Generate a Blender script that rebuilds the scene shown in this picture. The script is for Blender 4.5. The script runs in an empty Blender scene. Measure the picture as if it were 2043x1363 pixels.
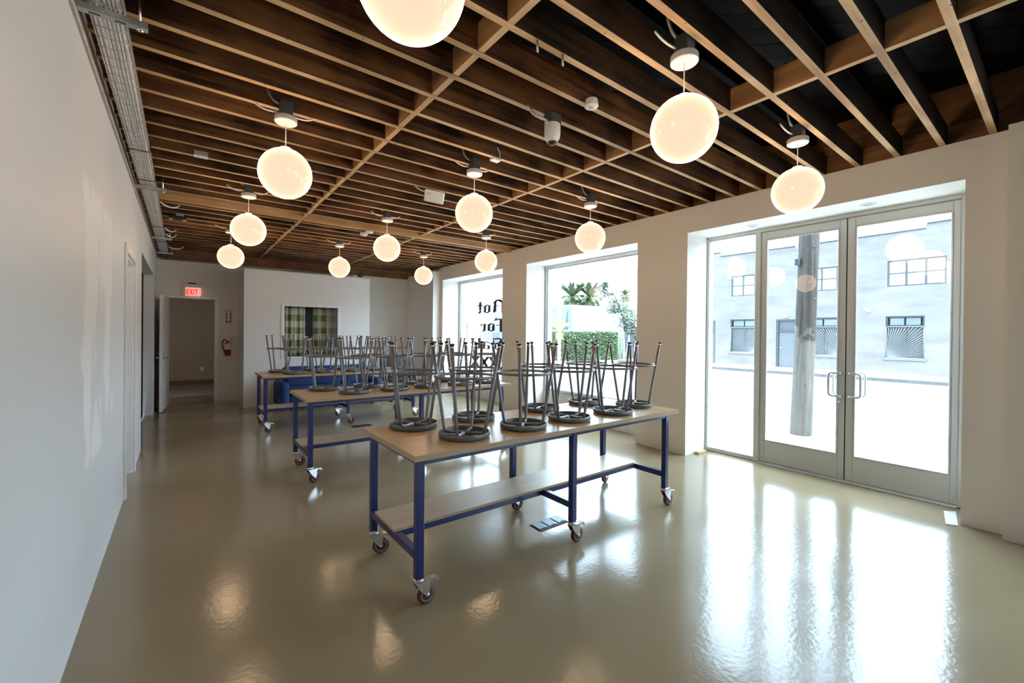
import bpy, math, random
from mathutils import Vector, Matrix
from math import sin, cos, tan, pi, radians, atan2, sqrt

random.seed(7)
SC = bpy.context.scene
COL = SC.collection

# ------------------------------------------------------------------ camera
F_PX, CX, CY = 856.755, 1021.5, 670.54          # focal length and principal point in the 2043x1363 frame
YAW, PITCH, ROLL = radians(37.5107), radians(-.28824), radians(.56954)
fwd = Vector((sin(YAW)*cos(PITCH), cos(YAW)*cos(PITCH), sin(PITCH)))
rgt = Vector((cos(YAW), -sin(YAW), 0)); upv = rgt.cross(fwd)
cr, sr = cos(ROLL), sin(ROLL)
RX = cr*rgt + sr*upv; UX = -sr*rgt + cr*upv
cam_d = bpy.data.cameras.new('camera'); cam = bpy.data.objects.new('camera', cam_d); COL.objects.link(cam)
cam.matrix_world = Matrix(((RX.x, UX.x, -fwd.x, 0), (RX.y, UX.y, -fwd.y, 0), (RX.z, UX.z, -fwd.z, 1.5), (0, 0, 0, 1)))
cam_d.sensor_width = 36; cam_d.lens = F_PX/2043*36; cam_d.shift_y = (CY-681.5)/2043
cam_d.clip_start = .05; cam_d.clip_end = 500
SC.camera = cam

# ------------------------------------------------------------------ sky, sun, exposure
SKY = (.62, .815, 1.0); SKY_STRENGTH = 13.0
SUN_STRENGTH = 9.0
LAMP_W = 6.6
world = bpy.data.worlds.new('world'); SC.world = world; world.use_nodes = True
bg = world.node_tree.nodes['Background']; bg.inputs[0].default_value = (*SKY, 1); bg.inputs[1].default_value = SKY_STRENGTH
sun_d = bpy.data.lights.new('sun', 'SUN'); sun_d.energy = SUN_STRENGTH; sun_d.angle = radians(.6); sun_d.color = (1, .96, .9)
sun = bpy.data.objects.new('sun', sun_d); COL.objects.link(sun)
sun.rotation_euler = Vector((.10, .42, -1)).to_track_quat('-Z', 'Y').to_euler()
VS = SC.view_settings
VS.view_transform = 'Standard'; VS.look = 'None'; VS.gamma = 1; VS.use_curve_mapping = False; VS.exposure = 0.38
SC.cycles.use_denoising = True
SC.cycles.max_bounces = 10; SC.cycles.diffuse_bounces = 6; SC.cycles.glossy_bounces = 4; SC.cycles.transparent_max_bounces = 16
SC.cycles.sample_clamp_indirect = 6.0
SC.cycles.caustics_reflective = False; SC.cycles.caustics_refractive = False

# ------------------------------------------------------------------ node helpers
def nmat(name):
    m = bpy.data.materials.new(name); m.use_nodes = True
    nt = m.node_tree; b = nt.nodes['Principled BSDF']
    return m, nt, b
def N(nt, t, **k):
    n = nt.nodes.new(t)
    for a, v in k.items():
        if a.startswith('i_'): n.inputs[int(a[2:])].default_value = v
        else: setattr(n, a, v)
    return n
def L(nt, a, ao, b, bi): nt.links.new(a.outputs[ao], b.inputs[bi])
def plain(name, c, rough=.5, metal=0, spec=.5, bump=0, scale=30, var=0, coat=0, emit=None):
    m, nt, b = nmat(name)
    b.inputs['Base Color'].default_value = (*c, 1); b.inputs['Roughness'].default_value = rough
    b.inputs['Metallic'].default_value = metal; b.inputs['Specular IOR Level'].default_value = spec
    b.inputs['Coat Weight'].default_value = coat
    if emit: b.inputs['Emission Color'].default_value = (*emit[0], 1); b.inputs['Emission Strength'].default_value = emit[1]
    if bump or var:
        tc = N(nt, 'ShaderNodeTexCoord'); nz = N(nt, 'ShaderNodeTexNoise'); nz.inputs['Scale'].default_value = scale; nz.inputs['Detail'].default_value = 4
        L(nt, tc, 'Object', nz, 'Vector')
        if bump:
            bp = N(nt, 'ShaderNodeBump'); bp.inputs['Strength'].default_value = bump; bp.inputs['Distance'].default_value = .01
            L(nt, nz, 'Fac', bp, 'Height'); L(nt, bp, 'Normal', b, 'Normal')
        if var:
            cr_ = N(nt, 'ShaderNodeValToRGB'); e = cr_.color_ramp.elements
            e[0].position = .3; e[0].color = (*[v*(1-var) for v in c], 1); e[1].position = .7; e[1].color = (*[min(1, v*(1+var)) for v in c], 1)
            L(nt, nz, 'Fac', cr_, 'Fac'); L(nt, cr_, 'Color', b, 'Base Color')
    return m
def wood(name, dark, light, axis='X', rough=.6, gscale=1.0, nails=False, pervar=.35, spec=.3):
    """long-grained timber; the grain runs along axis, each board is shifted by its own random number"""
    m, nt, b = nmat(name)
    tc = N(nt, 'ShaderNodeTexCoord'); oi = N(nt, 'ShaderNodeObjectInfo')
    ad = N(nt, 'ShaderNodeVectorMath', operation='ADD'); ml = N(nt, 'ShaderNodeVectorMath', operation='SCALE'); ml.inputs['Scale'].default_value = 37.0
    cb = N(nt, 'ShaderNodeCombineXYZ'); 
    for i in range(3): L(nt, oi, 'Random', cb, i)
    L(nt, cb, 0, ml, 0); L(nt, tc, 'Object', ad, 0); L(nt, ml, 0, ad, 1)
    mp = N(nt, 'ShaderNodeMapping'); s = {'X': (1.2, 22, 22), 'Y': (22, 1.2, 22), 'Z': (22, 22, 1.2)}[axis]
    mp.inputs['Scale'].default_value = tuple(v*gscale for v in s); L(nt, ad, 0, mp, 0)
    n1 = N(nt, 'ShaderNodeTexNoise'); n1.inputs['Scale'].default_value = 1.0; n1.inputs['Detail'].default_value = 6; n1.inputs['Distortion'].default_value = .6; L(nt, mp, 0, n1, 'Vector')
    n2 = N(nt, 'ShaderNodeTexNoise'); n2.inputs['Scale'].default_value = 2.3*gscale; n2.inputs['Detail'].default_value = 3; L(nt, ad, 0, n2, 'Vector')
    mx = N(nt, 'ShaderNodeMath', operation='ADD'); L(nt, n1, 'Fac', mx, 0); L(nt, n2, 'Fac', mx, 1)
    rp = N(nt, 'ShaderNodeValToRGB'); e = rp.color_ramp.elements
    hf = N(nt, 'ShaderNodeMath', operation='MULTIPLY', i_1=.5); L(nt, mx, 0, hf, 0); L(nt, hf, 0, rp, 'Fac')
    e[0].position = .40; e[0].color = (*dark, 1); e[1].position = .62; e[1].color = (*light, 1)
    hv = N(nt, 'ShaderNodeHueSaturation'); vr = N(nt, 'ShaderNodeMapRange'); vr.inputs['To Min'].default_value = 1-pervar; vr.inputs['To Max'].default_value = 1+pervar
    L(nt, oi, 'Random', vr, 'Value'); L(nt, vr, 0, hv, 'Value'); L(nt, rp, 'Color', hv, 'Color')
    last = hv
    if nails:
        vo = N(nt, 'ShaderNodeTexVoronoi'); vo.inputs['Scale'].default_value = 14; L(nt, ad, 0, vo, 'Vector')
        ls = N(nt, 'ShaderNodeMath', operation='LESS_THAN', i_1=.07); L(nt, vo, 'Distance', ls, 0)
        mixn = N(nt, 'ShaderNodeMix', data_type='RGBA'); L(nt, ls, 0, mixn, 0); L(nt, hv, 'Color', mixn, 6); mixn.inputs[7].default_value = (.03, .02, .015, 1)
        nt.links.new(mixn.outputs[2], b.inputs['Base Color'])
    else: L(nt, hv, 'Color', b, 'Base Color')
    b.inputs['Roughness'].default_value = rough; b.inputs['Specular IOR Level'].default_value = spec
    bp = N(nt, 'ShaderNodeBump'); bp.inputs['Strength'].default_value = .25; bp.inputs['Distance'].default_value = .004; L(nt, n1, 'Fac', bp, 'Height'); L(nt, bp, 'Normal', b, 'Normal')
    return m

M = {}
M['wall'] = plain('lamplit_white_wall_paint', (.80, .78, .75), .55, spec=.3, bump=.04, scale=60)  # warm lamp light mixed into the white paint
M['wall_daylit'] = plain('daylit_white_wall_paint', (.775, .790, .805), .55, spec=.3, bump=.04, scale=60)  # same white paint with bluish daylight mixed into its colour
M['trim'] = plain('white_trim_paint', (.82, .83, .84), .35)
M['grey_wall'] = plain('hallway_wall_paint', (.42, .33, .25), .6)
M['joist'] = wood('old_joist_wood', (.020, .0075, .003), (.20, .086, .034), 'X', pervar=.35)
M['joist_shaded'] = wood('shaded_joist_wood', (.006, .004, .003), (.050, .026, .014), 'X', pervar=.35)  # joist wood darkened for the shade on the front joists' sides
M['joist_edge'] = wood('bare_joist_edge_wood', (.38, .22, .10), (.68, .45, .25), 'X', nails=True, pervar=.18)
M['block'] = wood('blocking_wood', (.30, .14, .055), (.52, .28, .12), 'Y', pervar=.2)
M['block_edge'] = wood('blocking_edge_wood', (.50, .32, .16), (.68, .47, .27), 'Y', pervar=.12)
M['beam'] = wood('new_beam_wood', (.38, .21, .09), (.58, .35, .17), 'X', pervar=.1)
M['rim'] = wood('rim_board_wood', (.16, .07, .03), (.34, .17, .075), 'Y', pervar=.25)
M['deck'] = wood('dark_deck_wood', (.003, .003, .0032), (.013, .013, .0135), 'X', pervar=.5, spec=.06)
M['blue'] = plain('blue_powder_coat', (.007, .016, .105), .38, coat=.2)
M['ply_top'] = wood('birch_plywood_face', (.50, .33, .17), (.64, .45, .26), 'X', rough=.28, gscale=.6, pervar=.05, spec=.5)
M['shelf_ply'] = wood('birch_shelf_face', (.44, .33, .23), (.56, .44, .31), 'X', rough=.33, gscale=.6, pervar=.05, spec=.5)
M['steel'] = plain('grey_stool_steel', (.20, .205, .215), .32, metal=.5)
M['seat'] = plain('grey_stool_seat', (.135, .14, .148), .38, metal=.35)
M['chrome'] = plain('bright_zinc', (.75, .76, .78), .22, metal=1)
M['galv'] = plain('galvanised_steel', (.48, .50, .51), .42, metal=.8, var=.15, scale=12)
M['dark_galv'] = plain('dull_grey_steel', (.10, .105, .11), .5, metal=.5)
M['black'] = plain('black_plastic', (.012, .012, .013), .45)
M['red_tyre'] = plain('dark_red_tyre', (.11, .010, .014), .45)
M['hub'] = plain('grey_wheel_hub', (.12, .125, .13), .5)
M['white_plastic'] = plain('white_plastic', (.84, .84, .83), .35)
M['cream'] = plain('cream_enamel', (.80, .74, .65), .35)
M['cable'] = plain('white_cable_jacket', (.86, .88, .90), .45)
M['alu'] = plain('grey_anodised_aluminium', (.58, .59, .56), .40, metal=.15)
M['alu_light'] = plain('satin_aluminium', (.55, .58, .60), .33, metal=.6)
M['gasket'] = plain('black_rubber_gasket', (.01, .01, .01), .6)
M['red'] = plain('red_enamel', (.33, .012, .015), .3)
M['yellow'] = plain('yellow_tag', (.75, .55, .03), .5)
M['sofa'] = plain('blue_wool_upholstery', (.016, .045, .17), .85, bump=.3, scale=220)
M['dark_leather'] = plain('black_leatherette', (.014, .014, .016), .5)
M['brown_board'] = plain('brown_cardboard', (.20, .13, .075), .8)
M['dark_brown'] = wood('dark_brown_panel', (.022, .010, .006), (.05, .024, .014), 'Z')
M['slab'] = plain('white_marbled_slab', (.66, .66, .66), .5, var=.2, scale=26)
M['brown_base'] = plain('brown_baseboard', (.16, .085, .04), .5)
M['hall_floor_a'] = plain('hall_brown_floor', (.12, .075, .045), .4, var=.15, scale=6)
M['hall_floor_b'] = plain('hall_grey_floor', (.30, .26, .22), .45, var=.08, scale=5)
M['concrete'] = plain('pale_concrete', (.62, .61, .58), .9, var=.06, scale=3)
M['asphalt'] = plain('pale_asphalt', (0.0891, 0.0891, 0.0891), .9, var=.3, scale=.35)
M['kerb'] = plain('kerb_concrete', (0.0726, 0.0726, 0.0726), .9, var=.2, scale=8)
M['stucco'] = None
M['white_stucco'] = plain('white_stucco', (0.4884, 0.4818, 0.4686), .9, var=.05, scale=2)
M['blue_grey'] = plain('blue_grey_paint', (0.0825, 0.0957, 0.1155), .8, var=.12, scale=2)
M['dark_frame'] = plain('dark_window_frame', (0.0132, 0.0198, 0.02376), .5)
M['shutter'] = plain('grey_infill_panel', (0.033, 0.03828, 0.04356), .7, var=.15, scale=4)
M['grille'] = plain('pale_grille_bars', (0.1122, 0.1188, 0.1254), .7)
M['sky_pane'] = plain('reflecting_window_glass', (.30, .36, .40), .05, metal=.9)
M['door_grey'] = plain('grey_steel_door', (0.0495, 0.05478, 0.06072), .5)
M['orange'] = plain('orange_stripe_paint', (0.4092, 0.1452, 0.066), .7)
M['leaf'] = plain('hedge_leaf', (0.0627, 0.0891, 0.0396), .7, var=.6, scale=2.2)
M['leaf_grey'] = plain('grey_green_leaf', (0.0561, 0.0759, 0.0495), .75, var=.4, scale=2)
M['palm'] = plain('palm_frond', (0.0363, 0.0528, 0.0198), .6, var=.4, scale=3)
M['palm_dry'] = plain('dry_palm_trunk', (0.1452, 0.1122, 0.0726), .9, var=.3, scale=9)
M['bark'] = plain('bark', (0.1056, 0.0792, 0.0594), .9, var=.3, scale=9)
M['cactus'] = plain('pale_cactus_skin', (0.1122, 0.1386, 0.1089), .8, var=.2, scale=5)
M['sign_yellow'] = plain('yellow_road_sign', (0.561, 0.4752, 0.0396), .5)
M['sign_black'] = plain('sign_symbol_green_black', (.05, .07, .02), .5)
M['fence_dark'] = plain('dark_fence_boards', (0.0462, 0.0528, 0.066), .7)
M['vinyl'] = plain('dark_vinyl_lettering', (.012, .03, .035), .45)
M['emit_red'] = plain('exit_sign_letters', (.5, .01, .01), .4, emit=((1, .01, .01), .55))
M['pane_led'] = plain('exit_sign_panel', (.7, .5, .5), .3, emit=((1, .34, .28), .62))
M['globe'] = plain('opal_glass_globe', (.008, .007, .006), .06, emit=((1, .77, .565), .57), coat=0)

def glass_mat(name, tint=(.97, .99, .985), refl=.025):
    m = bpy.data.materials.new(name); m.use_nodes = True; nt = m.node_tree; nt.nodes.clear()
    o = N(nt, 'ShaderNodeOutputMaterial'); mx = N(nt, 'ShaderNodeMixShader'); t = N(nt, 'ShaderNodeBsdfTransparent'); g = N(nt, 'ShaderNodeBsdfGlossy')
    t.inputs[0].default_value = (*tint, 1); g.inputs['Roughness'].default_value = 0.0
    lw = N(nt, 'ShaderNodeLayerWeight'); lw.inputs[0].default_value = .5
    pw = N(nt, 'ShaderNodeMath', operation='POWER', i_1=5.0); L(nt, lw, 'Facing', pw, 0)
    fr = N(nt, 'ShaderNodeMath', operation='MULTIPLY_ADD', i_1=.85, i_2=refl); L(nt, pw, 0, fr, 0)
    L(nt, fr, 0, mx, 0); L(nt, t, 0, mx, 1); L(nt, g, 0, mx, 2); L(nt, mx, 0, o, 0)
    return m
M['glass'] = glass_mat('clear_window_glass')
M['glass_low'] = glass_mat('interior_window_glass', refl=.006)

def floor_mat():
    m, nt, b = nmat('glossy_epoxy_floor')
    tc = N(nt, 'ShaderNodeTexCoord'); n1 = N(nt, 'ShaderNodeTexNoise'); n1.inputs['Scale'].default_value = .8; n1.inputs['Detail'].default_value = 5
    L(nt, tc, 'Object', n1, 'Vector'); r = N(nt, 'ShaderNodeValToRGB'); e = r.color_ramp.elements
    e[0].position = .3; e[0].color = (.262, .204, .124, 1); e[1].position = .7; e[1].color = (.314, .250, .154, 1); L(nt, n1, 'Fac', r, 'Fac'); L(nt, r, 'Color', b, 'Base Color')
    n2 = N(nt, 'ShaderNodeTexNoise'); n2.inputs['Scale'].default_value = 38; n2.inputs['Detail'].default_value = 3; L(nt, tc, 'Object', n2, 'Vector')
    n3 = N(nt, 'ShaderNodeTexNoise'); n3.inputs['Scale'].default_value = 2.2; n3.inputs['Detail'].default_value = 2; L(nt, tc, 'Object', n3, 'Vector')
    bp = N(nt, 'ShaderNodeBump'); bp.inputs['Strength'].default_value = .06; bp.inputs['Distance'].default_value = .01; L(nt, n2, 'Fac', bp, 'Height')
    bp2 = N(nt, 'ShaderNodeBump'); bp2.inputs['Strength'].default_value = .05; bp2.inputs['Distance'].default_value = .05; L(nt, n3, 'Fac', bp2, 'Height'); L(nt, bp, 'Normal', bp2, 'Normal'); L(nt, bp2, 'Normal', b, 'Normal')
    mr = N(nt, 'ShaderNodeMapRange'); mr.inputs['From Min'].default_value = .3; mr.inputs['From Max'].default_value = .7; mr.inputs['To Min'].default_value = .13; mr.inputs['To Max'].default_value = .19; L(nt, n1, 'Fac', mr, 0); L(nt, mr, 0, b, 'Roughness')
    b.inputs['Specular IOR Level'].default_value = .58; b.inputs['IOR'].default_value = 1.5
    return m
M['floor'] = floor_mat()

def patch_wall():
    """white paint with a whiter, freshly filled patch and a few scuffs of their own shape"""
    m, nt, b = nmat('daylit_white_wall_with_filler_patch')
    tc = N(nt, 'ShaderNodeTexCoord'); sp = N(nt, 'ShaderNodeSeparateXYZ'); L(nt, tc, 'Object', sp, 0)
    nz = N(nt, 'ShaderNodeTexNoise'); nz.inputs['Scale'].default_value = 3.5; nz.inputs['Detail'].default_value = 6; L(nt, tc, 'Object', nz, 'Vector')
    def band(out, lo, hi, soft):
        a = N(nt, 'ShaderNodeMapRange', interpolation_type='SMOOTHSTEP'); a.inputs['From Min'].default_value = lo; a.inputs['From Max'].default_value = lo+soft; nt.links.new(out, a.inputs[0])
        c = N(nt, 'ShaderNodeMapRange', interpolation_type='SMOOTHSTEP'); c.inputs['From Min'].default_value = hi; c.inputs['From Max'].default_value = hi-soft; nt.links.new(out, c.inputs[0])
        k = N(nt, 'ShaderNodeMath', operation='MULTIPLY'); L(nt, a, 0, k, 0); L(nt, c, 0, k, 1); return k
    wob = N(nt, 'ShaderNodeMath', operation='MULTIPLY_ADD', i_1=.5, i_2=-.25); L(nt, nz, 'Fac', wob, 0)
    yy = N(nt, 'ShaderNodeMath', operation='ADD'); L(nt, sp, 'Y', yy, 0); L(nt, wob, 0, yy, 1)
    by = band(yy.outputs[0], 3.12, 4.30, .04); bz = band(sp.outputs['Z'], .70, 2.35, .10)
    pm = N(nt, 'ShaderNodeMath', operation='MULTIPLY'); L(nt, by, 0, pm, 0); L(nt, bz, 0, pm, 1)
    ms = N(nt, 'ShaderNodeMapping'); ms.inputs['Scale'].default_value = (1, 2.2, .9); L(nt, tc, 'Object', ms, 0)
    st = N(nt, 'ShaderNodeTexNoise'); st.inputs['Scale'].default_value = 1.6; st.inputs['Detail'].default_value = 3; L(nt, ms, 0, st, 'Vector')
    sr_ = N(nt, 'ShaderNodeMapRange'); sr_.inputs['From Min'].default_value = .42; sr_.inputs['From Max'].default_value = .48; L(nt, st, 'Fac', sr_, 0)
    pm2 = N(nt, 'ShaderNodeMath', operation='MULTIPLY'); L(nt, pm, 0, pm2, 0); L(nt, sr_, 0, pm2, 1)
    mx = N(nt, 'ShaderNodeMix', data_type='RGBA'); mx.inputs[6].default_value = (.760, .778, .800, 1); mx.inputs[7].default_value = (.885, .90, .915, 1); L(nt, pm2, 0, mx, 0)  # blue cast of the window daylight is put into both whites
    nt.links.new(mx.outputs[2], b.inputs['Base Color'])
    rr = N(nt, 'ShaderNodeMapRange'); rr.inputs['To Min'].default_value = .5; rr.inputs['To Max'].default_value = .75; L(nt, pm2, 0, rr, 0); L(nt, rr, 0, b, 'Roughness')
    b.inputs['Specular IOR Level'].default_value = .35
    return m
M['wall_left'] = patch_wall()

def stucco_mat():
    m, nt, b = nmat('weathered_grey_stucco')
    tc = N(nt, 'ShaderNodeTexCoord'); mp = N(nt, 'ShaderNodeMapping'); mp.inputs['Scale'].default_value = (1, .35, 1.4); L(nt, tc, 'Object', mp, 0)
    n = N(nt, 'ShaderNodeTexNoise'); n.inputs['Scale'].default_value = 1.3; n.inputs['Detail'].default_value = 9; n.inputs['Roughness'].default_value = .65; L(nt, mp, 0, n, 'Vector')
    r = N(nt, 'ShaderNodeValToRGB'); e = r.color_ramp.elements; e[0].position = .33; e[0].color = (0.0891, 0.08279, 0.08136, 1); e[1].position = .66; e[1].color = (0.1319, 0.1216, 0.1166, 1)
    L(nt, n, 'Fac', r, 'Fac'); L(nt, r, 'Color', b, 'Base Color'); b.inputs['Roughness'].default_value = .9; b.inputs['Specular IOR Level'].default_value = .2
    return m
M['stucco'] = stucco_mat()

def ply_edge():
    m, nt, b = nmat('layered_plywood_edge')
    tc = N(nt, 'ShaderNodeTexCoord'); sp = N(nt, 'ShaderNodeSeparateXYZ'); L(nt, tc, 'Object', sp, 0)
    mu = N(nt, 'ShaderNodeMath', operation='MULTIPLY', i_1=2*pi/.0068); L(nt, sp, 'Z', mu, 0); sn = N(nt, 'ShaderNodeMath', operation='SINE'); L(nt, mu, 0, sn, 0)
    r = N(nt, 'ShaderNodeValToRGB'); e = r.color_ramp.elements; e[0].position = .35; e[0].color = (.30, .20, .11, 1); e[1].position = .6; e[1].color = (.56, .42, .26, 1)
    h = N(nt, 'ShaderNodeMath', operation='MULTIPLY_ADD', i_1=.5, i_2=.5); L(nt, sn, 0, h, 0); L(nt, h, 0, r, 'Fac'); L(nt, r, 'Color', b, 'Base Color'); b.inputs['Roughness'].default_value = .45
    return m
M['ply_edge'] = ply_edge()

def curtain_mat(name, green, grey):
    m, nt, b = nmat(name)
    tc = N(nt, 'ShaderNodeTexCoord'); sp = N(nt, 'ShaderNodeSeparateXYZ'); L(nt, tc, 'Object', sp, 0)
    def sq(o, per, off):
        a = N(nt, 'ShaderNodeMath', operation='MULTIPLY_ADD', i_1=1/per, i_2=off); nt.links.new(o, a.inputs[0]); f = N(nt, 'ShaderNodeMath', operation='FRACT'); L(nt, a, 0, f, 0)
        g = N(nt, 'ShaderNodeMath', operation='GREATER_THAN', i_1=.5); L(nt, f, 0, g, 0); return g
    h = sq(sp.outputs['Z'], .27, .1); v = sq(sp.outputs['X'], .17, .2)
    s = N(nt, 'ShaderNodeMath', operation='ADD'); L(nt, h, 0, s, 0); L(nt, v, 0, s, 1); hf = N(nt, 'ShaderNodeMath', operation='MULTIPLY', i_1=.5); L(nt, s, 0, hf, 0)
    mx = N(nt, 'ShaderNodeMix', data_type='RGBA'); mx.inputs[6].default_value = (*grey, 1); mx.inputs[7].default_value = (*green, 1); L(nt, hf, 0, mx, 0)
    nt.links.new(mx.outputs[2], b.inputs['Base Color']); b.inputs['Roughness'].default_value = .9
    return m
M['curtain'] = curtain_mat('green_plaid_curtain', (.13, .19, .06), (.78, .80, .70))
M['curtain_reflection'] = curtain_mat('reflection_grey_curtain', (.30, .34, .34), (.62, .66, .66))  # pale grey of the pane's reflection put into the plaid colours

def pole_mat():
    m, nt, b = nmat('weathered_utility_pole')
    tc = N(nt, 'ShaderNodeTexCoord'); mp = N(nt, 'ShaderNodeMapping'); mp.inputs['Scale'].default_value = (26, 26, 1.1); L(nt, tc, 'Object', mp, 0)
    n = N(nt, 'ShaderNodeTexNoise'); n.inputs['Scale'].default_value = 1; n.inputs['Detail'].default_value = 7; n.inputs['Distortion'].default_value = .5; L(nt, mp, 0, n, 'Vector')
    r = N(nt, 'ShaderNodeValToRGB'); e = r.color_ramp.elements; e[0].position = .38; e[0].color = (0.00924, 0.00726, 0.00594, 1); e[1].position = .62; e[1].color = (0.0396, 0.03234, 0.02838, 1); L(nt, n, 'Fac', r, 'Fac')
    # worn pale paint on the lower part, with ragged outline
    sp = N(nt, 'ShaderNodeSeparateXYZ'); L(nt, tc, 'Object', sp, 0)
    n2 = N(nt, 'ShaderNodeTexNoise'); n2.inputs['Scale'].default_value = 3.2; n2.inputs['Detail'].default_value = 4; L(nt, tc, 'Object', n2, 'Vector')
    a = N(nt, 'ShaderNodeMath', operation='MULTIPLY_ADD', i_1=2.2, i_2=-1.1); L(nt, n2, 'Fac', a, 0); z = N(nt, 'ShaderNodeMath', operation='ADD'); L(nt, a, 0, z, 0); L(nt, sp, 'Z', z, 1)
    k = N(nt, 'ShaderNodeMapRange'); k.inputs['From Min'].default_value = 1.75; k.inputs['From Max'].default_value = 1.60; L(nt, z, 0, k, 0)
    mx = N(nt, 'ShaderNodeMix', data_type='RGBA'); L(nt, k, 0, mx, 0); L(nt, r, 'Color', mx, 6); mx.inputs[7].default_value = (0.0858, 0.0792, 0.07128, 1)
    mm = N(nt, 'ShaderNodeMix', data_type='RGBA', blend_type='MULTIPLY'); mm.inputs[0].default_value = .55; nt.links.new(mx.outputs[2], mm.inputs[6])
    r2 = N(nt, 'ShaderNodeValToRGB'); r2.color_ramp.elements[0].position = .35; r2.color_ramp.elements[0].color = (.45, .42, .4, 1); r2.color_ramp.elements[1].position = .6; L(nt, n, 'Fac', r2, 'Fac'); L(nt, r2, 'Color', mm, 7)
    nt.links.new(mm.outputs[2], b.inputs['Base Color']); b.inputs['Roughness'].default_value = .9
    bp = N(nt, 'ShaderNodeBump'); bp.inputs['Strength'].default_value = .6; bp.inputs['Distance'].default_value = .02; L(nt, n, 'Fac', bp, 'Height'); L(nt, bp, 'Normal', b, 'Normal')
    return m
M['pole'] = pole_mat()

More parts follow.
